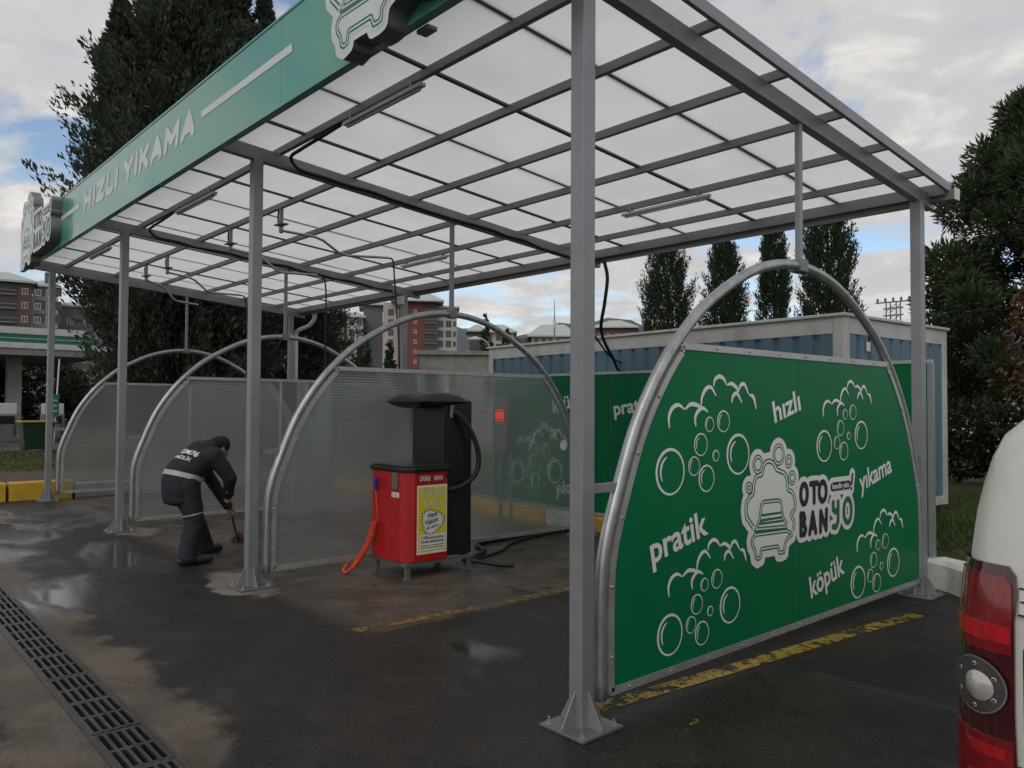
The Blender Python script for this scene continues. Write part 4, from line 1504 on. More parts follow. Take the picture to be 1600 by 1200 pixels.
def sphere(mb, c, r, n=10):
    rx, ry, rz = r if isinstance(r, (tuple, list)) else (r, r, r)
    vs, fs = [], []
    for j in range(n + 1):
        th = math.pi * j / n
        for i in range(2 * n):
            ph = math.pi * i / n
            d = pf * (rx * math.sin(th) * math.cos(ph)) + plft * (ry * math.sin(th) * math.sin(ph)) + Vector((0, 0, rz * math.cos(th)))
            vs.append(Vector(c) + d)
    for j in range(n):
        for i in range(2 * n):
            fs.append((j * 2 * n + i, (j + 1) * 2 * n + i, (j + 1) * 2 * n + (i + 1) % (2 * n), j * 2 * n + (i + 1) % (2 * n)))
    mb.add(vs, fs)


def limb(mb, a, b, ra, rb, n=7):
    a, b = Vector(a), Vector(b)
    for k in range(n + 1):
        q = k / n
        sphere(mb, a.lerp(b, q), ra + (rb - ra) * q, 7)


def fuse(name, mb, mat, parent, voxel=.016, smooth_it=6, wrinkle=0.0):
    """one continuous skin around overlapping volumes"""
    me = mb.mesh('tmp', mat, ORG[parent.name])
    o = bpy.data.objects.new('tmp', me)
    COL.objects.link(o)
    r = o.modifiers.new('r', 'REMESH'); r.mode = 'VOXEL'; r.voxel_size = voxel
    s = o.modifiers.new('s', 'SMOOTH'); s.factor = .5; s.iterations = smooth_it
    if wrinkle:
        tx = bpy.data.textures.new('wr', 'CLOUDS'); tx.noise_scale = .09
        d = o.modifiers.new('d', 'DISPLACE'); d.texture = tx; d.strength = wrinkle; d.mid_level = .5
    bpy.context.view_layer.update()
    m2 = bpy.data.meshes.new_from_object(o.evaluated_get(bpy.context.evaluated_depsgraph_get()))
    bpy.data.objects.remove(o)
    m2.name = name
    m2.materials.clear(); m2.materials.append(mat)
    m2.polygons.foreach_set('use_smooth', [True] * len(m2.polygons))
    return link_mesh(name, m2, parent)


pel, chest, neck = W(0, 0, .86), W(.17, 0, 1.03), W(.29, 0, 1.12)
headc = W(.41, -.03, 1.155)
shR, shL = W(.25, -.19, 1.08), W(.25, .19, 1.08)
elR, elL = W(.38, -.27, .86), W(.42, .22, .87)
haR, haL = W(.44, -.15, .64), W(.66, .12, .60)
hipR, hipL = W(0, -.10, .84), W(.01, .10, .84)
knR, knL = W(.06, -.15, .46), W(.24, .17, .47)
anR, anL = W(-.02, -.17, .09), W(.40, .22, .09)
toeR, toeL = W(.15, -.22, .04), W(.58, .25, .04)
brush = W(1.06, .60, .05)
grip = (haR - brush).normalized()
haL = brush + grip * ((haR - brush).length * .70)
# body: head with face, neck, trunk, arms and hands as one surface
mb = MB()
sphere(mb, headc, (.098, .078, .112), 12)
hd = (pf * .80 + Vector((0, 0, -.60))).normalized()       # the face looks down at the floor
hu = (Vector((0, 0, 1)) - hd * hd.z).normalized()
FC = lambda a, b, c: headc + hd * a + plft * b + hu * c
sphere(mb, FC(.055, 0, -.055), (.055, .052, .055), 8)      # jaw
sphere(mb, FC(.108, 0, -.012), .016, 6); sphere(mb, FC(.098, 0, .012), .012, 6)   # nose
sphere(mb, FC(.092, 0, -.055), (.012, .024, .010), 6)      # mouth
for s in (-1, 1):
    sphere(mb, FC(.0, .080 * s, -.01), (.018, .012, .030), 6)
    sphere(mb, FC(.086, .032 * s, .022), (.012, .016, .012), 6)
limb(mb, headc.lerp(neck, .45), neck, .055, .06, 3)
limb(mb, neck, chest, .10, .15, 4); limb(mb, chest, pel, .14, .14, 4)
for sh, e_, h_ in ((shR, elR, haR), (shL, elL, haL)):
    limb(mb, neck, sh, .07, .065, 3); limb(mb, sh, e_, .052, .042); limb(mb, e_, h_, .040, .028)
    d = (h_ - e_).normalized()
    side = d.cross(grip).normalized()
    pc = h_ + d * .035
    sphere(mb, pc, (.040, .034, .040), 8)
    for k in range(4):                                      # fingers curl round the stick
        o_ = grip * (.030 - .020 * k)
        ln = (.9, 1.0, .96, .8)[k]
        c = brush + grip * ((h_ - brush).dot(grip)) + o_
        pts = [pc + o_ * .8 + d * .03]
        for q in range(1, 5):
            an = R(-60 + 62 * q * ln)
            pts.append(c + (d * math.cos(an) + side * math.sin(an)) * .030)
        for q in range(4): limb(mb, pts[q], pts[q + 1], .0095, .0088, 3)
    th = brush + grip * ((h_ - brush).dot(grip) + .045)
    limb(mb, pc - side * .02, th + d * .01 - side * .028, .012, .011, 3)
    limb(mb, th + d * .01 - side * .028, th + d * .032, .011, .010, 3)
body = fuse('body', mb, M['skin'], person, .0085, 2)
# jacket
mb = MB()
limb(mb, chest, W(.01, 0, .88), .180, .190, 6)
sphere(mb, chest, (.19, .225, .16), 10); sphere(mb, W(.07, 0, .95), (.19, .215, .16), 10)
sphere(mb, W(.0, 0, .84), (.18, .21, .16), 10)
for q in range(7): sphere(mb, W(.0, 0, .82 - .03 * q), (.183 - .004 * max(0, q - 3), .213 - .004 * max(0, q - 3), .06), 10)
limb(mb, neck, chest, .105, .17, 5)
sphere(mb, W(.20, 0, 1.155), (.11, .14, .085), 8)           # hood lying on the shoulders
sphere(mb, W(.30, -.01, 1.17), (.085, .115, .075), 8)
for sh, e_, h_ in ((shR, elR, haR), (shL, elL, haL)):
    limb(mb, chest.lerp(sh, .4), sh, .12, .098, 4); limb(mb, sh, e_, .092, .076); limb(mb, e_, e_.lerp(h_, .86), .074, .056)
jk = fuse('jacket', mb, M['navy'], person, .015, 5, .016)
# trousers
mb = MB()
sphere(mb, W(0, 0, .80), (.15, .175, .14), 10)
for hp_, kn, an, fl_ in ((hipR, knR, anR, .094), (hipL, knL, anL, .108)):
    limb(mb, hp_ + Vector((0, 0, -.03)), kn, .128, .102); limb(mb, kn, an, .098, fl_)
tr_ = fuse('trousers', mb, M['trouser'], person, .015, 4, .018)
# boots
for an, toe in ((anR, toeR), (anL, toeL)):
    mb = MB()
    dd = (toe - an); dd.z = 0; dd.normalize()
    limb(mb, an + Vector((0, 0, .02)), an + Vector((0, 0, -.03)), .064, .060, 3)
    limb(mb, an + Vector((0, 0, -.036)) - dd * .05, an + dd * .20 + Vector((0, 0, -.040)), .054, .048, 6)
    o = fuse('boot', mb, M['boot'], person, .010, 2)
# knitted cap
mb = MB()
sphere(mb, headc + hu * .030 - hd * .012, (.108, .092, .098), 12)
sphere(mb, headc + hu * .008 - hd * .045, (.085, .088, .085), 10)
fuse('cap', mb, M['knit'], person, .010, 2)
MB().add([FC(.128, q * .030, c) for q, c in ((-1, -.03), (1, -.03), (1, -.085), (-1, -.085))] +
         [FC(.090, q * .075, c) for q, c in ((-1, -.03), (1, -.03), (1, -.085), (-1, -.085))],
         [(0, 1, 2, 3), (0, 3, 7, 4), (1, 5, 6, 2), (0, 4, 5, 1), (3, 2, 6, 7)]).build('face_mask', M['white_print'], person)


def band(name, c0, axis_up, ru, rv, w, mat, parent, grow=.004, arc=(0, 360), src=None):
    """a strip that hugs the fused garment: rays from the axis hit the mesh"""
    from mathutils.bvhtree import BVHTree
    bvh = BVHTree.FromPolygons([v.co + ORG[src.name] for v in src.data.vertices], [tuple(p.vertices) for p in src.data.polygons])
    u, v = frame(axis_up)
    vs, fs = [], []
    n = 48
    for k in range(n + 1):
        a = R(arc[0] + (arc[1] - arc[0]) * k / n)
        d = u * math.cos(a) + v * math.sin(a)
        for s in (-.5, .5):
            o = Vector(c0) + Vector(axis_up).normalized() * (w * s)
            hit = bvh.ray_cast(o, d, .35)
            p = (hit[0] if hit[0] is not None else o + d * .15) + d * grow
            vs.append(p)
    for k in range(n): fs.append((2 * k, 2 * k + 2, 2 * k + 3, 2 * k + 1))
    return MB().add(vs, fs).build(name, mat, parent)


spine = (chest - pel).normalized()
band('reflective_band', W(.03, 0, .875), (spine + Vector((0, 0, 1.4))).normalized(), .2, .2, .050, M['reflect'], jk, src=jk)
band('knee_band', knR.lerp(hipR, .12), (hipR - knR).normalized(), .1, .1, .012, M['reflect'], tr_, src=tr_)
# lettering on the back, projected onto the jacket
from mathutils.bvhtree import BVHTree
bv = BVHTree.FromPolygons([v.co + ORG[jk.name] for v in jk.data.vertices], [tuple(p.vertices) for p in jk.data.polygons])
bn = (-pf * .80 - plft * .25 + Vector((0, 0, .50))).normalized()      # out of the back, towards its right side
bu = (-plft - bn * (-plft).dot(bn)).normalized()
bvv = bn.cross(bu).normalized()
bc = W(.09, -.04, 1.02)


def on_back(u, v, t):
    o = bc + bu * u + bvv * v
    h_ = bv.ray_cast(o + bn * .6, -bn, 1.2)
    return (h_[0] if h_[0] is not None else o) + bn * .004


mb = MB()
put_text(mb, 'TEM76', on_back, (-.14, .035), .25, .058, 0, .015, shear=.2)
put_text(mb, 'TEMİZLİK', on_back, (-.14, -.035), .23, .038, 0, .012)
mb.build('back_lettering', M['white_print'], jk)
# broom
brm = empty('broom', brush, 'worn broom with brown bristles held by the person in dark clothes', 'broom')
stk_top = haR + grip * .12
MB().tube([brush + grip * .08, stk_top], .0125, 8).build('handle', pm('wood_handle', (.11, .055, .03), .6, 0, .25, 20, stretch=(1, 1, .1)), brm, smooth=40)
MB().tube([brush + grip * .06, brush + grip * .16], [.03, .017], 8).build('ferrule', M['grey_metal'], brm, smooth=40)
mb = MB()
for k in range(260):
    a, q = random.uniform(0, 2 * math.pi), random.random() ** .5
    ru, rv = frame(grip)
    o = brush + grip * .075 + (ru * math.cos(a) + rv * math.sin(a)) * .035 * q
    e_ = brush - grip * random.uniform(.0, .06) + (ru * math.cos(a) + rv * math.sin(a)) * .085 * q
    e_.z = max(e_.z, .004)
    s_ = ru.cross(Vector((math.cos(a), math.sin(a), .1))).normalized() * .005
    mb.add([o + s_, o - s_, e_ - s_ * 1.3, e_ + s_ * 1.3], [(0, 1, 2, 3)])
mb.build('bristles', pm('brown_bristles', (.15, .075, .03), .8, 0, .35, 14), brm)

# ------------------------------------------------------------------ white van at the right edge
VO = Vector((2.675, -.34, 0))            # rear centre on the ground, nose towards +Y
van = empty('parked_van', VO, 'white van with tall red rear lamp, cut off by the right edge', 'van')
ZW = [(.20, .80), (.32, .835), (.50, .850), (.86, .850), (1.00, .842), (1.13, .835), (1.30, .822), (1.44, .800), (1.53, .770), (1.595, .715), (1.64, .61), (1.67, .42), (1.68, .14)]
Y0 = [(.20, .05), (.50, 0), (1.0, .01), (1.25, .045), (1.44, .10), (1.53, .15), (1.60, .22), (1.68, .60)]
Y1 = [(.20, 3.9), (.45, 4.05), (.80, 3.98), (.95, 3.75), (1.02, 3.15), (1.30, 2.75), (1.53, 2.40), (1.68, 1.7)]
li = lambda tab, z: float(np.interp(z, [a for a, _ in tab], [b for _, b in tab]))
RC = .17


def van_pt(z, u, off=0.0):
    """point on the tail: u metres from the centre line, round the left corner onto the flank"""
    w, y0 = li(ZW, z), li(Y0, z)
    r = min(RC, w * .5)
    l1 = w - r
    if u <= l1: p, nn = Vector((-u, y0, 0)), Vector((0, -1, 0))
    elif u <= l1 + r * math.pi / 2:
        a = (u - l1) / r
        p, nn = Vector((-l1 - r * math.sin(a), y0 + r - r * math.cos(a), 0)), Vector((-math.sin(a), -math.cos(a), 0))
    else:
        p, nn = Vector((-w, y0 + r + (u - l1 - r * math.pi / 2), 0)), Vector((-1, 0, 0))
    return VO + p + nn * off + Vector((0, 0, z))


M['van_white'] = pm('van_white_paint', (0.60, 0.59, 0.54), 0.28, 0, 0.03, 1.5, coat=.5, rvar=.04, dirt=(.45, .43, .37), dirt_amt=.35)
M['lamp_red'] = pm('red_lamp_lens', (0.20, 0.004, 0.008), 0.10, 0, 0.35, 9, coat=.8, rvar=.03)
M['lamp_red_bright'] = pm('bright_red_lens', (0.42, 0.008, 0.012), 0.12, 0, 0.25, 14, coat=.8, rvar=.03)
M['lamp_dark'] = pm('dark_red_lens', (0.05, 0.006, 0.008), 0.10, 0, 0.3, 9, coat=.8, rvar=.03)
M['lamp_clear'] = pm('clear_lens', (0.50, 0.48, 0.45), 0.15, .3, 0.3, 30, coat=.6)
M['lamp_smoke'] = pm('smoke_lens', (0.085, 0.07, 0.068), 0.2, .2, 0.2, 12, coat=.6)
M['bumper'] = pm('grey_bumper', (0.035, 0.037, 0.04), 0.6, 0, 0.15, 9, .1, 120)
zs_ = [.20, .32, .45, .60, .75, .90, 1.0, 1.1, 1.2, 1.3, 1.38, 1.46, 1.53, 1.565, 1.595, 1.62, 1.64, 1.66, 1.67, 1.68]
vs, fs = [], []
NC = 9


def slice_pts(z):
    w, y0, y1 = li(ZW, z), li(Y0, z), li(Y1, z)
    r = min(RC, w * .5)
    rf = min(.35, w * .6)
    out = []
    for cx, cy, rr, a0 in ((w - r, y0 + r, r, -90), (w - rf, y1 - rf, rf, 0), (-(w - rf), y1 - rf, rf, 90), (-(w - r), y0 + r, r, 180)):
        for k in range(NC):
            a = R(a0 + 90 * k / (NC - 1))
            out.append(VO + Vector((cx + rr * math.cos(a), cy + rr * math.sin(a), z)))
    return out


for z in zs_: vs += slice_pts(z)
m4 = 4 * NC
for j in range(len(zs_) - 1):
    for k in range(m4):
        fs.append((j * m4 + k, j * m4 + (k + 1) % m4, (j + 1) * m4 + (k + 1) % m4, (j + 1) * m4 + k))
fs += [tuple(range(m4))[::-1], tuple((len(zs_) - 1) * m4 + k for k in range(m4))]
MB().add(vs, fs).build('body', M['van_white'], van, smooth=38)


def vpatch(name, poly, off, mat, parent, grid=None, smooth=True, thick=0.0):
    """poly: rows of (z, u0, u1); a shell lying off metres outside the van's skin"""
    vs, fs = [], []
    n = 10
    for z, u0, u1 in poly:
        for k in range(n + 1): vs.append(van_pt(z, u0 + (u1 - u0) * k / n, off))
    rows = len(poly)
    for j in range(rows - 1):
        for k in range(n):
            a = j * (n + 1) + k
            fs.append((a, a + n + 1, a + n + 2, a + 1))
    # rim back to the skin
    base = len(vs)
    rim = [k for k in range(n + 1)] + [j * (n + 1) + n for j in range(1, rows)] + [(rows - 1) * (n + 1) + k for k in range(n - 1, -1, -1)] + [j * (n + 1) for j in range(rows - 2, 0, -1)]
    inner = []
    for i in rim:
        j, k = divmod(i, n + 1)
        z, u0, u1 = poly[j]
        vs.append(van_pt(z, u0 + (u1 - u0) * k / n, -.01))
        inner.append(len(vs) - 1)
    for q in range(len(rim)):
        r2_ = (q + 1) % len(rim)
        fs.append((rim[q], rim[r2_], inner[r2_], inner[q]))
    return MB().add(vs, fs).build(name, mat, parent, smooth=40 if smooth else False)


uw = lambda z: li(ZW, z) - RC + RC * math.pi / 2      # u at the end of the corner arc
# lamp housing: (z, inner u, outer u); the inner edge is near the door gap
hz = [(.43, .66, uw(.43) + .03), (.48, .655, uw(.48) + .10), (.60, .66, uw(.6) + .13), (.74, .665, uw(.74) + .15), (.80, .665, uw(.8) + .165), (.88, .665, uw(.88) + .16), (1.0, .665, uw(1.0) + .14), (1.08, .660, uw(1.08) + .12), (1.13, .665, uw(1.13) + .06), (1.155, .685, uw(1.155) - .03)]
lamp = vpatch('rear_lamp', hz, .012, M['lamp_dark'], van)
vpatch('brake_lens', [(z, a + .006, b - .07) for z, a, b in hz if z > .90][:-1] and [(.905, .672, uw(.905) + .04), (.97, .672, uw(.97) + .05), (1.04, .672, uw(1.04) + .04), (1.10, .674, uw(1.1) + .00), (1.125, .69, uw(1.125) - .05)], .0165, M['lamp_red'], lamp)
vpatch('bright_lens', [(.935, .675, uw(.935) - .03), (.985, .675, uw(.985) - .02)], .0185, M['lamp_red_bright'], lamp)
vpatch('fog_lens', [(.455, .672, uw(.455) - .04), (.52, .668, uw(.52) + .02), (.60, .668, uw(.6) + .05), (.66, .668, uw(.66) + .06)], .0165, M['lamp_red'], lamp)
vpatch('fog_spot', [(.505, .69, .78), (.545, .685, .80)], .0185, M['lamp_red_bright'], lamp)
vpatch('fog_spot', [(.605, .69, .78), (.635, .685, .80)], .0185, M['lamp_red_bright'], lamp)


def vdisc(name, zc, uc, r0, r1, off, mat, parent, dome=0.0):
    vs, fs = [], []
    n = 28
    rings = [0, .35, .7, 1.0]
    for q in rings:
        rr = r0 + (r1 - r0) * q
        for k in range(n):
            a = 2 * math.pi * k / n
            vs.append(van_pt(zc + rr * math.sin(a), max(.665, uc + rr * math.cos(a)), off + dome * (1 - q * q)))
    for j in range(len(rings) - 1):
        for k in range(n):
            fs.append((j * n + k, j * n + (k + 1) % n, (j + 1) * n + (k + 1) % n, (j + 1) * n + k))
    return MB().add(vs, fs).build(name, mat, parent, smooth=True)


UC = .762
vdisc('lamp_ring', .80, UC, .077, .082, .022, M['grey_metal'], lamp)
vdisc('indicator_lens', .80, UC, .0, .078, .0205, M['lamp_smoke'], lamp, .004)
vdisc('reversing_lens', .80, UC - .010, .0, .042, .0265, M['lamp_clear'], lamp, .010)
for k in range(6):
    a = R(30 + 60 * k)
    uu, zz_ = UC + .060 * math.cos(a), .80 + .060 * math.sin(a)
    if uu > .68: vdisc('lens_stud', zz_, uu, .004, .0065, .0265, M['lamp_clear'], lamp, .001)
# door gap, hinge, bumper, glass
gap = [(.46, .640), (.70, .640), (.9, .642), (1.08, .642), (1.2, .630), (1.30, .605), (1.38, .575), (1.44, .535), (1.49, .47), (1.52, .38), (1.53, .2)]
mb = MB()
vsg = []
for z, u in gap: vsg += [van_pt(z, u - .005, .0015), van_pt(z, u + .005, .0015)]
mb.add(vsg, [(2 * i, 2 * i + 1, 2 * i + 3, 2 * i + 2) for i in range(len(gap) - 1)]).build('door_gap', M['black_plastic'], van)
for zc in (1.06, .56):
    hg = vpatch('hinge', [(zc - .035, .618, .655), (zc + .035, .618, .655)], .008, M['van_white'], van, smooth=False)
    mb = MB()
    for a_, b_ in (((zc - .037, .617), (zc - .037, .657)), ((zc + .037, .617), (zc + .037, .657)), ((zc, .62), (zc, .652))):
        mb.tube([van_pt(a_[0], a_[1], .009), van_pt(b_[0], b_[1], .009)], .0028, 5)
    mb.tube([van_pt(zc - .037, .617, .009), van_pt(zc + .037, .617, .009)], .003, 5)
    mb.build('hinge_outline', M['black_plastic'], hg)
vpatch('rear_window', [(.98, 0, .50), (1.02, 0, .545), (1.25, 0, .53), (1.38, 0, .48), (1.42, 0, .42)], .004, M['pane'], van)
vpatch('bumper', [(.19, 0, uw(.3) + .35), (.26, 0, uw(.3) + .40), (.36, 0, uw(.36) + .38), (.435, 0, uw(.43) + .30)], .045, M['bumper'], van)
for sx in (-1, 1):
    for yy in (.78, 3.25):
        c = VO + Vector((sx * .80, yy, .31))
        wh = MB().lathe([(.20, -.09 * 1), (.31, -.085), (.31, .085), (.20, .09)], c, 24, axis='X').build('wheel', M['rubber'], van, smooth=40)
        MB().lathe([(.05, sx * .095), (.16, sx * .088), (.19, sx * .080), (.19, 0)], c, 18, axis='X').build('rim', M['galv'], wh, smooth=40)
for sx in (-1, 1):
    w_ = lambda z: VO.x + sx * (li(ZW, z) + .004)
    mb = MB()
    pts = [(1.05, 1.95), (1.05, 2.85), (1.20, 2.75), (1.46, 2.30), (1.46, 1.95)]
    mb.add([(w_(z), VO.y + y, z) for z, y in pts], [(0, 1, 2, 3, 4)]).build('side_window', M['pane'], van)
    MB().box((VO.x + sx * .90 - .07, VO.y + 2.62, 1.02), (VO.x + sx * .90 + .07, VO.y + 2.74, 1.20)).build('mirror', M['bumper'], van, bevel=.03)
for o in [c for c in van.children if c.name.split('.')[0] in ('rear_lamp', 'rear_window', 'bumper')]:
    copy_tree(o, van).scale.x = -1
# ------------------------------------------------------------------ blue site cabin behind the green wall
CA = R(-4.5)
CC = Vector((-1.42, 5.86, 0))
cz0, cz1 = .32, 2.67
CLn, CW = 7.0, 2.72
cont = empty('site_container', CC, 'blue corrugated site container with dirty white frame behind the green wall', 'container')
cd, cw = Vector((-math.cos(CA), -math.sin(CA), 0)), Vector((-math.sin(CA) * -1, math.cos(CA), 0))
cd = Vector((-math.cos(R(4.5)), math.sin(R(4.5)), 0)); cw = Vector((math.sin(R(3)), math.cos(R(3)), 0))
CP = lambda a, b, z: CC + cd * a + cw * b + Vector((0, 0, z))


def corr(fn, length, z0, z1, name, parent, pitch=.27):
    """trapezoid ribbed sheet: fn(a, out, z)"""
    prof = []
    a = 0
    while a < length - .02:
        prof += [(a, 0), (a + pitch * .62, 0), (a + pitch * .70, -.035), (a + pitch * .92, -.035)]
        a += pitch
    prof = [(min(q, length), d) for q, d in prof] + [(length, 0)]
    vs, fs = [], []
    for q, d in prof: vs += [fn(q, d, z0), fn(q, d, z1)]
    for i in range(len(prof) - 1): fs.append((2 * i, 2 * i + 2, 2 * i + 3, 2 * i + 1))
    return MB().add(vs, fs).build(name, M['container_blue'], parent)


corr(lambda a, d, z: CP(.14 + a, -d * -1 * -1 if False else -(.0) - d * 0 + (-d) * 1.0 * 1 + .012, z), CLn - .28, cz0 + .12, cz1 - .20, 'side_sheet', cont)
corr(lambda a, d, z: CP(.012 - d * -1 * -1 if False else (-d) + .012, .14 + a, z), CW - .28, cz0 + .12, cz1 - .20, 'end_sheet', cont)


def cbox(a0, a1, b0, b1, z0, z1, name, mat, parent, bevel=.008):
    mb = MB()
    vs = [CP(a, b, z) for z in (z0, z1) for a, b in ((a0, b0), (a1, b0), (a1, b1), (a0, b1))]
    mb.add(vs, [(0, 1, 2, 3), (7, 6, 5, 4), (0, 4, 5, 1), (1, 5, 6, 2), (2, 6, 7, 3), (3, 7, 4, 0)])
    return mb.build(name, mat, parent, bevel=bevel)


for a, b in ((0, 0), (CLn - .14, 0), (0, CW - .14), (CLn - .14, CW - .14)):
    cbox(a, a + .14, b, b + .14, cz0, cz1, 'corner_post', M['container_frame'], cont)
cbox(.142, CLn - .142, .004, .10, cz1 - .20, cz1 - .004, 'top_rail', M['container_frame'], cont)
cbox(.004, .10, .142, CW - .142, cz1 - .20, cz1 - .004, 'top_rail', M['container_frame'], cont)
cbox(.142, CLn - .142, .004, .10, cz0 + .004, cz0 + .12, 'bottom_rail', M['container_frame'], cont)
cbox(.004, .10, .142, CW - .142, cz0 + .004, cz0 + .12, 'bottom_rail', M['container_frame'], cont)
cbox(CLn - .10, CLn - .004, .142, CW - .142, cz0 + .004, cz1 - .01, 'far_end_sheet', M['container_blue'], cont)
cbox(.142, CLn - .142, CW - .10, CW - .004, cz0 + .004, cz1 - .01, 'rear_sheet', M['container_blue'], cont)
cbox(-.03, CLn + .03, -.03, CW + .03, cz1 - .003, cz1 + .035, 'roof', M['container_frame'], cont)
cbox(3.55, 4.55, -.30, .002, 2.03, 2.13, 'ledge', M['container_frame'], cont)
cbox(-.012, .008, .52, .60, 2.28, 2.40, 'socket_box', M['white_plastic'], cont)
MB().tube(catmull([CP(-.01, .56, 2.40), CP(-.06, .52, 2.55), CP(-.05, .35, 2.70), CP(.05, .2, 2.72)], 6), .012, 6).build('supply_cable', M['rubber'], cont, smooth=True)
for a, b in ((.2, .2), (.2, CW - .35), (CLn - .4, .2), (3.5, .2)):
    cbox(a, a + .3, b, b + .3, .17, cz0, 'foot_block', M['concrete'], cont)

# ------------------------------------------------------------------ trees
def leaves(name, pos, out, size, mat, parent, up=.4, wid=.17, jit=.55):
    """one small pointed leaf spray per point, roughly along 'out'"""
    n = len(pos)
    d = out + rng.normal(0, jit, (n, 3)); d[:, 2] += up
    d /= np.linalg.norm(d, axis=1)[:, None] + 1e-9
    s = np.cross(d, rng.normal(0, 1, (n, 3))); s /= np.linalg.norm(s, axis=1)[:, None] + 1e-9
    L_ = size * rng.uniform(.55, 1.35, n)[:, None]
    V = np.empty((n, 4, 3))
    V[:, 0] = pos; V[:, 1] = pos + d * L_ * .5 + s * L_ * wid; V[:, 2] = pos + d * L_; V[:, 3] = pos + d * L_ * .5 - s * L_ * wid
    return np_mesh(name, V.reshape(-1, 3), np.arange(4 * n).reshape(n, 4), mat, parent)


def conifer(name, label, x, y, h, prof, nb, per, size, mat, seed, base_z=0.0, rise=.55, tips=(), trunk_r=.28, group=None, dense=.30, jit=.5, squash=1.0, cat='tree', ragged=True):
    """prof(t): crown radius at relative height t; branches rise outwards and carry leaf sprays"""
    global rng
    rng = np.random.default_rng(seed)
    t_ = empty(name, (x, y, base_z), label, cat, group)
    MB().tube([(x, y, base_z - .05), (x + .04, y, base_z + h * .35), (x, y + .03, base_z + h * .7), (x, y, base_z + h * .97)],
              [trunk_r, trunk_r * .75, trunk_r * .4, .02], 9).build('trunk', M['bark'], t_, smooth=True)
    P_, O_ = [], []
    lead = [(0.0, 0.0, 1.0)] + list(tips)
    ph = rng.uniform(0, 6.28, 6)
    rag = lambda az, t: 1 + .06 * math.sin(3 * az + 9 * t + ph[0]) + .08 * math.sin(5 * az - 21 * t + ph[1]) + .09 * math.sin(4 * az + 43 * t + ph[2])
    for lx, ly, hs in lead:
        nbb = int(nb * (1 if hs == 1.0 else .35))
        lo = 0.0 if hs == 1.0 else .55
        for _ in range(nbb):
            t = lo + (1 - lo) * rng.beta(1.0, 1.25)
            az = rng.uniform(0, 2 * np.pi)
            r = prof(t) * rng.uniform(.62, 1.10) * (1.0 if hs == 1.0 else .34) * (rag(az, t) if ragged else 1)
            z0 = h * hs * t * .985
            k = int(per * (.4 + .6 * r / max(prof(.2), .1))) + 5
            q = rng.uniform(dense, 1.0, k) ** .8
            dx, dy = np.cos(az), np.sin(az) * squash
            bx = lx * min(1, t * 1.2) + dx * r * q
            by = ly * min(1, t * 1.2) + dy * r * q
            bz = z0 + r * rise * q ** 1.6 - r * .15
            sp_ = .035 + .13 * r * (1 - q * .85)
            pts = np.stack([x + bx, y + by, base_z + np.maximum(bz, .15)], 1) + rng.normal(0, 1, (k, 3)) * sp_[:, None] * .8
            P_.append(pts)
            O_.append(np.tile([dx * .7, dy * .7, rise], (k, 1)))
    leaves('crown', np.concatenate(P_), np.concatenate(O_), size, mat, t_, jit=jit * .8, up=.25)
    # a few limbs so the crown has wood in it
    for k in range(9):
        t = rng.uniform(.15, .8); az = rng.uniform(0, 2 * np.pi); r = prof(t) * .75
        MB().tube([(x, y, base_z + h * t), (x + math.cos(az) * r * .5, y + math.sin(az) * r * .5, base_z + h * t + r * .22), (x + math.cos(az) * r, y + math.sin(az) * r, base_z + h * t + r * rise)],
                  [.06, .04, .012], 5).build('limb', M['bark'], t_)
    return t_


lerp = lambda tab: (lambda t: float(np.interp(t, [a for a, _ in tab], [b for _, b in tab])))
conifer('conifer_tree', 'huge dark evergreen with ragged top rising behind the fascia at left', -18.2, 4.35, 13.4,
        lerp([(0, 1.6), (.12, 2.2), (.25, 2.85), (.37, 3.1), (.54, 2.75), (.67, 2.2), (.83, 1.45), (.92, .8), (1, .10)]), 2300, 110, .165, M['conifer'], 11,
        .2, .62, [(-.5, -.75, 1.01), (.55, .85, 1.02), (.95, 1.55, .93), (-.6, -1.6, .89), (1.1, -.4, .96), (-1.0, .8, .94)], .34)
conifer('evergreen_tree', 'lower dark evergreen half hidden behind the middle arches', -20.6, 8.6, 7.2,
        lerp([(0, 1.7), (.2, 2.1), (.5, 1.9), (.8, 1.2), (1, .2)]), 560, 90, .15, M['conifer'], 12, .0, .5)
conifer('evergreen_tree', 'dark rounded evergreen between the far arches and the apartment blocks', -23.5, 6.2, 6.4,
        lerp([(0, 2.2), (.25, 2.6), (.6, 2.2), (.85, 1.3), (1, .3)]), 520, 90, .16, M['conifer'], 13, .0, .4)
for i, (x, y, h, r, lab) in enumerate((
        (-19.0, 25.8, 9.3, 1.35, 'broadest cypress above the container, leftmost of the row'),
        (-15.9, 25.6, 9.0, 1.05, 'pointed cypress, second from the left above the container'),
        (-15.2, 28.4, 11.0, .78, 'slim straight cypress, third from the left above the container'),
        (-10.6, 24.0, 9.6, 1.12, 'dense cypress, rightmost of the row, behind the nearest arch'))):
    conifer('cypress_tree', lab, x, y, h, lerp([(0, r * .8), (.2, r), (.6, r * .92), (.82, r * .62), (.95, r * .25), (1, .05)]),
            800, 80, .115, M['cypress'], 30 + i, 0, 1.5, (), .16, 'cypress row behind the container', .40, .4, ragged=False)
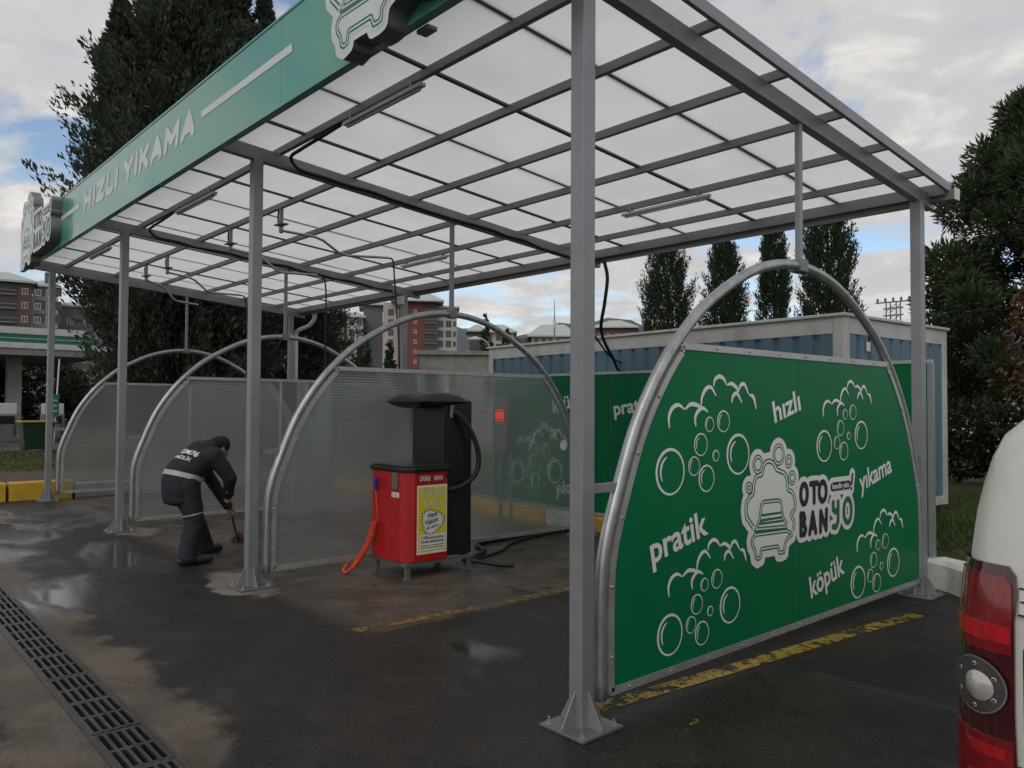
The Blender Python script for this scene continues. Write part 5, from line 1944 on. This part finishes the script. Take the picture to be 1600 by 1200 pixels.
for i, (x, y, h, r, lab) in enumerate(((-34, 27.6, 7.2, .7, 'narrow cypress standing before the red brick tower'),
                                       (-35.5, 30.6, 6.6, 1.15, 'dark conical conifer right of the red brick tower'),
                                       (-38, 21.5, 6.0, .8, 'narrow dark conifer below the grey stair tower'),
                                       (-37.5, 23.0, 5.4, .6, 'small dark conifer beside the white window column'))):
    conifer('cypress_tree', lab, x, y, h, lerp([(0, r), (.3, r * .9), (.7, r * .5), (1, .04)]), 220, 30, .22, M['cypress'], 50 + i, 0, .9, (), .12, 'far conifers by the apartments', .4, .4)


def clump_tree(name, label, x, y, clumps, size, mat, seed, trunk, per=240, wid=.12, up=.35, cat='tree', base_z=.19, trunk_r=.16):
    """crown of separate tufts: each clump is a ball of needles or leaves on its own limb"""
    global rng
    rng = np.random.default_rng(seed)
    t_ = empty(name, (x, y, base_z), label, cat)
    MB().tube(catmull(trunk, 4), [trunk_r * (1 - .7 * i / (4 * (len(trunk) - 1))) for i in range(4 * (len(trunk) - 1) + 1)], 8).build('trunk', M['bark'], t_, smooth=True)
    P_, O_ = [], []
    top = Vector(trunk[-1])
    for cx, cy, cz, cr in clumps:
        k = int(per * (cr / .5) ** 2)
        d = rng.normal(0, 1, (k, 3)); d /= np.linalg.norm(d, axis=1)[:, None]
        rr = cr * rng.uniform(.25, 1.0, k) ** .5
        P_.append(np.array([cx, cy, cz]) + d * rr[:, None] * np.array([1, 1, .8])); O_.append(d)
    leaves('crown', np.concatenate(P_), np.concatenate(O_), size, mat, t_, up=up, wid=wid, jit=.45)
    for cx, cy, cz, cr in clumps[::2]:
        b = Vector((cx, cy, cz)); q = min(.95, max(.3, (cz - base_z) / (top.z - base_z) * .8)); a = Vector(trunk[0]).lerp(top, q)
        MB().tube([a, a.lerp(b, .5) + Vector((0, 0, -.1)), b], [.04, .028, .010], 5).build('limb', M['bark'], t_)
    return t_


# pine at the right: spread of upswept needle clumps
rr_ = random.Random(5)
cl = []
for k in range(210):
    t = rr_.random() ** .8
    z = 1.6 + 6.6 * t
    rad = float(np.interp(t, [0, .25, .6, .85, 1], [2.2, 2.9, 2.3, 1.3, .4]))
    a = rr_.uniform(0, 2 * math.pi)
    q = rr_.uniform(.35, 1) ** .6
    cl.append((-1.75 + math.cos(a) * rad * q, 16.2 + math.sin(a) * rad * q, z, rr_.uniform(.32, .58)))
clump_tree('pine_tree', 'big dark pine with upswept tufts at the right edge', -1.75, 16.2, cl, .19, M['pine'], 61,
           [(-1.75, 16.2, .15), (-1.7, 16.2, 2.5), (-1.8, 16.25, 5.0), (-1.75, 16.2, 7.6)], 640, .10, .45)
cl = []
for k in range(70):
    a = rr_.uniform(0, 2 * math.pi); q = rr_.random() ** .5; t = rr_.random()
    rad = float(np.interp(t, [0, .4, .8, 1], [.7, 1.25, 1.0, .35]))
    cl.append((-.55 + math.cos(a) * rad * q, 11.4 + math.sin(a) * rad * q, 1.7 + 2.6 * t, rr_.uniform(.18, .34)))
clump_tree('autumn_tree', 'small tree with sparse rusty brown leaves in front of the pine', -.55, 11.4, cl, .075, M['brown_leaf'], 62,
           [(-.55, 11.4, .15), (-.6, 11.4, 1.2), (-.5, 11.45, 2.4), (-.55, 11.4, 3.9)], 170, .34, .0, trunk_r=.07)
cl = [(x_, 13.6 + rr_.uniform(-.3, .3), .45 + rr_.random() * 1.15, rr_.uniform(.3, .48)) for x_ in np.linspace(-3.6, 4.5, 120)]
clump_tree('hedge', 'dark clipped hedge behind the grass at the right', -1.0, 13.6, cl, .10, M['hedge'], 63,
           [(-1.0, 13.6, .15), (-1.0, 13.6, .5), (-1.0, 13.6, 1.0)], 330, .34, .1, cat='hedge', trunk_r=.05)
M['white_wall'] = pm('white_render', (.62, .62, .60), .8, 0, .08, .6, dirt=(.35, .34, .32))
lw_ = empty('garden_wall', (-6, 26, 0), 'low white wall glimpsed behind the hedge at the right', 'wall')
MB().box((-9, 26, 0), (2, 26.25, 1.85)).build('wall_face', M['white_wall'], lw_)
MB().box((-9.05, 25.95, 1.85), (2.05, 26.3, 1.95)).build('coping', M['concrete'], lw_)

# ------------------------------------------------------------------ apartment blocks, 200 m and more away
M['brick_red'] = pm('red_brown_render', (0.16, 0.055, 0.045), 0.85, 0, 0.1, .15)
M['brick_brown'] = pm('brown_render', (0.11, 0.065, 0.058), 0.85, 0, 0.1, .15)
M['cream'] = pm('cream_render', (0.42, 0.39, 0.34), 0.85, 0, 0.07, .12)
M['grey_render'] = pm('grey_render', (0.14, 0.135, 0.135), 0.85, 0, 0.08, .12)
M['roof_green'] = pm('pale_green_roof', (0.42, 0.47, 0.43), 0.6, 0, 0.08, .1)
M['win_frame'] = pm('window_frame', (0.10, 0.10, 0.105), .6)
M['win_frame_white'] = pm('white_window_frame', (0.5, 0.5, 0.5), .6)
M['balcony_shade'] = pm('painted_balcony_shade', (0.055, 0.052, 0.055), .7)  # shade inside the balconies, put into a dark colour
M['rail'] = pm('balcony_rail', (0.22, 0.22, 0.23), .5)
CAMP = Vector((2.7395, -2.9171, 0))
_win = {}


def win_mesh(w, h, mat):
    key = (round(w, 2), round(h, 2), mat.name)
    if key not in _win:
        mb = MB()
        f = .12
        mb.box((-w / 2, -.06, -h / 2), (w / 2, .02, -h / 2 + f), 0).box((-w / 2, -.06, h / 2 - f), (w / 2, .02, h / 2), 0)
        mb.box((-w / 2, -.06, -h / 2 + f), (-w / 2 + f, .02, h / 2 - f), 0).box((w / 2 - f, -.06, -h / 2 + f), (w / 2, .02, h / 2 - f), 0)
        mb.box((-.05, -.05, -h / 2 + f), (.05, .02, h / 2 - f), 0)
        mb.add([(-w / 2, -.02, -h / 2), (w / 2, -.02, -h / 2), (w / 2, -.02, h / 2), (-w / 2, -.02, h / 2)], [(0, 1, 2, 3)], 1)
        _win[key] = mb.mesh('window', [mat, M['pane']])
    return _win[key]


class Block:
    """a straight facade seen from the camera: left and right ends on the ground, top height"""

    def __init__(self, root, a, b, top, mat, depth=14.0, z0=0.0, name='wall'):
        self.a, self.b = Vector((a[0], a[1], 0)), Vector((b[0], b[1], 0))
        self.w = (self.b - self.a).length
        self.u = (self.b - self.a).normalized()
        self.n = Vector((self.u.y, -self.u.x, 0))
        if self.n.dot(CAMP - self.a) < 0: self.n = -self.n
        self.root, self.top = root, top
        mb = MB()
        c = [self.a, self.b, self.b - self.n * depth, self.a - self.n * depth]
        vs = [p + Vector((0, 0, z)) for z in (z0, top) for p in c]
        mb.add(vs, [(0, 3, 2, 1), (4, 5, 6, 7), (0, 1, 5, 4), (1, 2, 6, 5), (2, 3, 7, 6), (3, 0, 4, 7)])
        self.depth = depth
        mb.build(name, mat, root)

    def P(self, s, out, z):
        return self.a + self.u * s + self.n * out + Vector((0, 0, z))

    def windows(self, cols, rows, w, h, frame_mat='win_frame'):
        me = win_mesh(w, h, M[frame_mat])
        ang = math.atan2(self.u.y, self.u.x)
        # local -Y of the window mesh must look along n
        if Vector((math.sin(ang), -math.cos(ang), 0)).dot(self.n) < 0: ang += math.pi
        for z in rows:
            for s in cols:
                o = link_mesh('window', me, self.root)
                o.location = self.P(s, .03, z) - ORG[self.root.name]
                o.rotation_euler = (0, 0, ang)

    def balcony(self, s0, s1, z, h=2.4, out=.5):
        mb = MB()
        mb.add([self.P(s0, .04, z), self.P(s1, .04, z), self.P(s1, .04, z + h), self.P(s0, .04, z + h)], [(0, 1, 2, 3)], 0)  # flat sheet on the wall, painted dark as a shaded opening
        q = [self.P(s0, .05, z - .12), self.P(s1, .05, z - .12), self.P(s1, out, z - .12), self.P(s0, out, z - .12)]
        mb.add(q + [p + Vector((0, 0, .2)) for p in q], [(0, 3, 2, 1), (4, 5, 6, 7), (0, 1, 5, 4), (1, 2, 6, 5), (2, 3, 7, 6), (3, 0, 4, 7)], 1)
        mb.add([self.P(s0, out, z + .85), self.P(s1, out, z + .85), self.P(s1, out, z + .98), self.P(s0, out, z + .98)], [(0, 1, 2, 3)], 1)
        mb.build('balcony', [M['balcony_shade'], M['rail']], self.root)

    def roof(self, over, rise, name='roof', hip=.35):
        mb = MB()
        o = over
        c = [self.P(-o, o, self.top), self.P(self.w + o, o, self.top), self.P(self.w + o, -self.depth - o, self.top), self.P(-o, -self.depth - o, self.top)]
        k = self.w * hip
        r = [self.P(k, -self.depth * .5, self.top + rise), self.P(self.w - k, -self.depth * .5, self.top + rise)]
        e = [p + Vector((0, 0, .45)) for p in c]
        mb.add(c + e + r, [(0, 3, 2, 1), (0, 1, 5, 4), (1, 2, 6, 5), (2, 3, 7, 6), (3, 0, 4, 7), (4, 5, 9, 8), (5, 6, 9), (6, 7, 8, 9), (7, 4, 8)])
        return mb.build(name, M['roof_green'], self.root)


def far(px_dir, dist):
    return (CAMP.x + px_dir[0] * dist, CAMP.y + px_dir[1] * dist)


def dirx(px, d):
    """ground point at distance d along the bearing of an angle measured from the view axis"""
    a = math.atan((px - 800) / 1224.2)
    b = YAW - a
    return (CAMP.x - math.sin(b) * d, CAMP.y + math.cos(b) * d)


fl = lambda n, z0=1.6, st=3.0: [z0 + st * k for k in range(n)]
# left block, half hidden by the filling station
r_ = empty('apartment_block', dirx(20, 200) + (0,), 'brown and cream apartment block at the far left edge', 'building', 'far apartment blocks')
b1 = Block(r_, dirx(-60, 199), dirx(47, 199), 27.6, M['brick_brown'], 16)
for z in fl(8, 4.0): b1.balcony(1.0, 9.2, z)
b1.windows([10.8, 13.2, 15.4], fl(8, 4.8), 1.2, 1.4, 'win_frame_white'); b1.roof(1.0, 3.2)
b2 = Block(r_, dirx(47.5, 203), dirx(88, 203), 27.6, M['cream'], 14)
b2.windows([1.5, 4.6], fl(9, 2.6), 2.0, 1.9); rf = b2.roof(.6, 2.4)
MB().box(tuple(b2.P(2.2, -3, 29.0)), tuple(b2.P(2.2, -3, 29.0) + Vector((1.2, 1.2, 2.2)))).build('chimney', M['grey_render'], rf)
b3 = Block(r_, dirx(88.5, 212), dirx(140, 212), 24.5, M['grey_render'], 12)
b3.windows([2.5, 6.0], fl(7, 3.0), 1.4, 1.6, 'win_frame_white'); b3.roof(.5, 1.8)
# middle group
r_ = empty('apartment_block', dirx(540, 240) + (0,), 'brown apartment block with a cream window bay beside the grey slab', 'building', 'far apartment blocks')
b1 = Block(r_, dirx(478, 240), dirx(541, 240), 29.0, M['brick_brown'], 16)
for z in fl(9, 2.5): b1.balcony(2.0, 8.0, z)
b1.windows([10.2], fl(9, 3.2), 1.1, 1.4, 'win_frame_white'); b1.roof(1.2, 3.4)
b2 = Block(r_, dirx(541.3, 238), dirx(566, 238), 27.8, M['cream'], 14)
b2.windows([1.25, 3.6], fl(9, 2.4), 1.6, 2.0); b2.roof(.8, 2.4)
b3 = Block(r_, dirx(566.5, 243), dirx(597, 243), 32.2, M['grey_render'], 16)
b3.roof(1.4, 2.4)
r_ = empty('apartment_tower', dirx(650, 235) + (0,), 'red brick apartment tower with cream window columns and hipped roof', 'building', 'far apartment blocks')
b1 = Block(r_, dirx(597.5, 236), dirx(621, 236), 32.4, M['cream'], 14)
b1.windows([2.3], fl(10, 2.4), 1.6, 1.9); b1.windows([.5], fl(10, 2.4), .5, 1.0, 'win_frame_white')
b2 = Block(r_, dirx(621.3, 234), dirx(681, 234), 32.4, M['brick_red'], 16)
b2.windows([2.2, 5.0], fl(10, 2.6), .9, 1.2, 'win_frame_white')
for z in fl(10, 2.2): b2.balcony(7.6, 11.5, z)
b2.roof(2.2, 4.4, hip=.30)
b3 = Block(r_, dirx(681.3, 236), dirx(713, 236), 31.0, M['cream'], 14)
b3.windows([1.2, 3.6], fl(10, 2.2), 1.7, 2.0); b3.windows([5.4], fl(10, 2.2), .8, 1.6); b3.roof(.8, 1.6)
# right group, lower and farther
r_ = empty('apartment_block', dirx(780, 255) + (0,), 'cream apartment block with grey wing left of the long roof', 'building', 'far apartment blocks')
b1 = Block(r_, dirx(733, 258), dirx(757, 258), 26.0, M['grey_render'], 12); b1.roof(1.2, 3.0)
b2 = Block(r_, dirx(757.3, 254), dirx(802, 254), 25.4, M['cream'], 14)
b2.windows([1.5, 4.4, 6.9], fl(8, 2.8), 1.7, 1.9); b2.roof(1.2, 3.4)
r_ = empty('apartment_block', dirx(860, 265) + (0,), 'long low cream block under a wide pale green roof', 'building', 'far apartment blocks')
b1 = Block(r_, dirx(802, 268), dirx(830, 268), 25.0, M['grey_render'], 14); b1.windows([1.4, 4.6], fl(8, 2.8), 1.4, 1.7)
b2 = Block(r_, dirx(830.3, 262), dirx(897, 262), 24.8, M['cream'], 16)
b2.windows([1.6, 4.0, 6.4, 8.8, 11.2, 13.6], fl(8, 2.4), 1.3, 1.6); b2.roof(1.6, 5.0, hip=.22)
r_ = empty('apartment_block', dirx(950, 280) + (0,), 'brown apartment block under a pale roof behind the nearest front post', 'building', 'far apartment blocks')
b1 = Block(r_, dirx(898, 285), dirx(930, 285), 27.0, M['grey_render'], 14); b1.windows([1.6, 4.4], fl(8, 2.8), 1.3, 1.6); b1.roof(1.0, 2.0)
b2 = Block(r_, dirx(930.3, 280), dirx(992, 280), 29.5, M['brick_brown'], 16)
b2.windows([1.6, 4.6, 7.6, 10.6], fl(9, 2.8), 1.2, 1.5, 'win_frame_white'); b2.roof(1.4, 3.6)
# low outbuilding near by
r_ = empty('outbuilding', (-19, 14.3, 0), 'low weathered concrete outbuilding with small windows left of the container', 'building')
b1 = Block(r_, (-20.2, 13.1), (-17.6, 16.2), 3.42, M['concrete'], 5)
b1.windows([1.2, 2.55], [2.35], .55, .8)
mb = MB()
c = [b1.P(-.12, .12, 3.422), b1.P(b1.w + .12, .12, 3.422), b1.P(b1.w + .12, -5.1, 3.422), b1.P(-.12, -5.1, 3.422)]
mb.add(c + [p + Vector((0, 0, .14)) for p in c], [(0, 3, 2, 1), (4, 5, 6, 7), (0, 1, 5, 4), (1, 2, 6, 5), (2, 3, 7, 6), (3, 0, 4, 7)]).build('parapet', M['concrete'], r_)

# street lamp, mast, pylon
sl = empty('street_lamp', (-18.3, 14.9, 0), 'white street lamp head on a curved arm above the outbuilding', 'street lamp')
MB().tube(catmull([(-18.05, 14.6, 0), (-18.05, 14.6, 2.6), (-18.08, 14.57, 3.6), (-18.22, 14.42, 3.9), (-18.36, 14.27, 3.95)], 6), .03, 8).build('pole', M['galv'], sl, smooth=True)
MB().tube([(-18.30, 14.33, 3.94), (-18.42, 14.20, 3.95), (-18.60, 14.0, 3.92)], [.04, .085, .05], 10).build('lamp_head', M['white_plastic'], sl, smooth=True)
d_ = dirx(866, 100)
am = empty('antenna_mast', d_ + (0,), 'thin antenna mast standing above the distant roofs', 'mast')
MB().tube([(d_[0], d_[1], 0), (d_[0], d_[1], 11.8), (d_[0], d_[1], 15.2)], [.14, .10, .03], 6).build('pole', M['grey_metal'], am)
MB().box((d_[0] - .15, d_[1] - .15, 11.6), (d_[0] + .15, d_[1] + .15, 12.6)).build('antenna', M['white_plastic'], am)
py_ = dirx(1397, 62)
pl_ = empty('power_pylon', py_ + (0,), 'small lattice power pole top beside the right rear post', 'pylon')
mb = MB()
for sx in (-.35, .35):
    for sy in (-.35, .35): mb.bar((py_[0] + sx, py_[1] + sy, 0), (py_[0] + sx, py_[1] + sy, 9.2), .07, .07)
for k in range(12):
    z = .6 + k * .72
    for sy in (-.35, .35): mb.bar((py_[0] - .35, py_[1] + sy, z), (py_[0] + .35, py_[1] + sy, z + .5), .04, .04)
mb.build('lattice', M['grey_metal'], pl_)
for z, w_ in ((9.15, 1.6), (8.7, .9), (8.2, .9)):
    MB().box((py_[0] - w_ / 1.3, py_[1] - .05, z), (py_[0] + w_ / 1.3, py_[1] + .05, z + .09)).build('cross_arm', M['grey_metal'], pl_)
for q in (-1.1, -.55, .0, .55, 1.1):
    MB().lathe([(.04, 0), (.10, .05), (.05, .12), (.10, .17), (.04, .28)], (py_[0] + q, py_[1], 9.24), 8).build('insulator', M['win_frame'], pl_)

# hills
M['hill'] = leaf_mat('hazy_wooded_hill', (0.085, 0.10, 0.105), (0.13, 0.145, 0.15), .02)  # distant haze is mixed into the forest colour as grey-blue
mb = MB()
vs, fs = [], []
nn = 90
for k in range(nn + 1):
    px = -600 + 3400 * k / nn
    a = YAW - math.atan((px - 800) / 1224.2)
    top = 74 + 7 * math.sin(px * .021 + .6) + 4 * math.sin(px * .06) + 2.0 * math.sin(px * .17) - 22 * max(0, (px - 1050) / 1000)
    for d, z in ((420, -2), (520, top * .45), (610, top * .82), (700, top), (900, top * 1.02)):
        vs.append((CAMP.x - math.sin(a) * d, CAMP.y + math.cos(a) * d, z))
for k in range(nn):
    for j in range(4): fs.append((k * 5 + j, k * 5 + j + 1, (k + 1) * 5 + j + 1, (k + 1) * 5 + j))
mb.add(vs, fs)
tag(mb.build('hills', M['hill'], smooth=True), kind='structure')

# ------------------------------------------------------------------ filling station at the far left
M['st_white'] = pm('station_white', (.52, .52, .50), .5, 0, .06, .8, dirt=(.3, .29, .27))
M['st_green'] = pm('station_green', (.012, .15, .095), .4, 0, .06, .8)
st = empty('filling_station', (-38, 3.5, 0), 'filling station canopy with white and green bands at the far left', 'filling station')
SX = -37.4
MB().box((SX - 12, -6, 3.75), (SX, 7.2, 4.05)).build('soffit', pm('soffit', (.20, .20, .20), .7), st)
MB().box((SX - 12, -6.05, 4.05), (SX + .06, 7.28, 4.30)).build('lower_band', M['st_white'], st)
MB().box((SX - 12, -6.0, 4.30), (SX + .03, 6.7, 4.68)).build('green_band', M['st_green'], st)
MB().box((SX - 12, -6.0, 4.47), (SX + .045, 6.72, 4.50)).build('light_line', M['st_white'], st)
MB().box((SX - 12, -6.05, 4.68), (SX + .06, 6.5, 4.98)).build('upper_band', M['st_white'], st)
for y in (3.95, -2.5):
    MB().box((SX - 2.6, y - .28, 0), (SX - 2.0, y + .28, 3.76)).build('column', M['concrete'], st)
def pump(x, y, label):
    p_ = empty('fuel_pump', (x, y, 0), label, 'fuel pump', 'fuel pumps under the station canopy')
    MB().box((x - .3, y - .42, 0), (x + .3, y + .42, 1.15)).build('cabinet', M['grey_metal'], p_, bevel=.03)
    MB().box((x - .25, y - .40, 1.15), (x + .25, y + .40, 1.62)).build('head', M['st_white'], p_, bevel=.03)
    MB().box((x + .301, y - .30, .75), (x + .315, y + .30, 1.08)).build('display', M['black_plastic'], p_)
    for s in (-.30, .30):
        MB().tube(catmull([(x + .32, y + s, 1.0), (x + .42, y + s, .6), (x + .36, y + s, .25), (x + .32, y + s, .7)], 5), .02, 6).build('fuel_hose', M['rubber'], p_, smooth=True)
pump(-36.2, 3.1, 'grey fuel pump with white head, left of the station column')
pump(-36.4, 4.9, 'grey fuel pump partly hidden by the farthest front post')
pr = empty('price_board', (-34.6, 4.55, 0), 'small green and white sign board on a post at the station', 'sign')
MB().box((-34.65, 4.52, 0), (-34.58, 4.60, 1.05)).build('post', M['grey_metal'], pr)
MB().box((-34.66, 4.30, 1.05), (-34.56, 4.78, 2.0)).build('board', M['st_green'], pr, bevel=.01)
for z in (1.28, 1.50, 1.72): MB().box((-34.555, 4.38, z), (-34.548, 4.70, z + .05)).build('line', M['st_white'], pr)
for yy, z0, z1, lab in ((4.62, 1.9, 3.6, 'thin white pole'), ):
    MB().tube([(-34.9, yy + .05, .0), (-34.9, yy + .2, 3.5)], .03, 6).build('flag_pole', M['white_plastic'], pr)
# green waste bin on the road beyond the lawn
bn_ = empty('waste_bin', (-27.8, 2.7, 0), 'green plastic waste bin with yellow rim by the far front post', 'bin')
mb = MB()
lo = [(-28.15, 2.32), (-27.45, 2.32), (-27.45, 3.10), (-28.15, 3.10)]
hi_ = [(-28.28, 2.22), (-27.32, 2.22), (-27.32, 3.20), (-28.28, 3.20)]
mb.add([p + (.08,) for p in lo] + [p + (.98,) for p in hi_], [(0, 3, 2, 1), (0, 1, 5, 4), (1, 2, 6, 5), (2, 3, 7, 6), (3, 0, 4, 7), (4, 5, 6, 7)])
mb.build('tub', pm('green_bin_plastic', (.012, .045, .022), .5), bn_, bevel=.03)
MB().box((-28.32, 2.18, .98), (-27.28, 3.24, 1.03)).build('rim', pm('yellow_rim', (.38, .28, .03), .5), bn_, bevel=.01)
for x_, y_ in ((-28.1, 2.4), (-27.5, 2.4), (-27.5, 3.02), (-28.1, 3.02)):
    MB().lathe([(.08, -.025), (.08, .025)], (x_, y_, .08), 10, axis='Y').build('wheel', M['rubber'], bn_)
# shrubs and low dark trees behind the station
rr_ = random.Random(9)
for i, (x_, y_, hh, rad, lab) in enumerate(((-50, 5.5, 3.4, 2.6, 'dark bushy tree behind the station column'), (-52, 11.5, 3.6, 3.2, 'dark bushy tree seen past the farthest arch'), (-58, 1.0, 4.2, 2.6, 'bushy tree at the left edge behind the pumps'))):
    cl = [(x_ + rr_.uniform(-rad, rad), y_ + rr_.uniform(-rad, rad), .6 + rr_.random() * hh, rr_.uniform(.6, 1.0)) for _ in range(46)]
    clump_tree('bushy_tree', lab, x_, y_, cl, .26, M['hedge'], 70 + i, [(x_, y_, 0), (x_, y_, 1.4), (x_ + .1, y_, hh)], 70, .34, .1, base_z=0, trunk_r=.15)
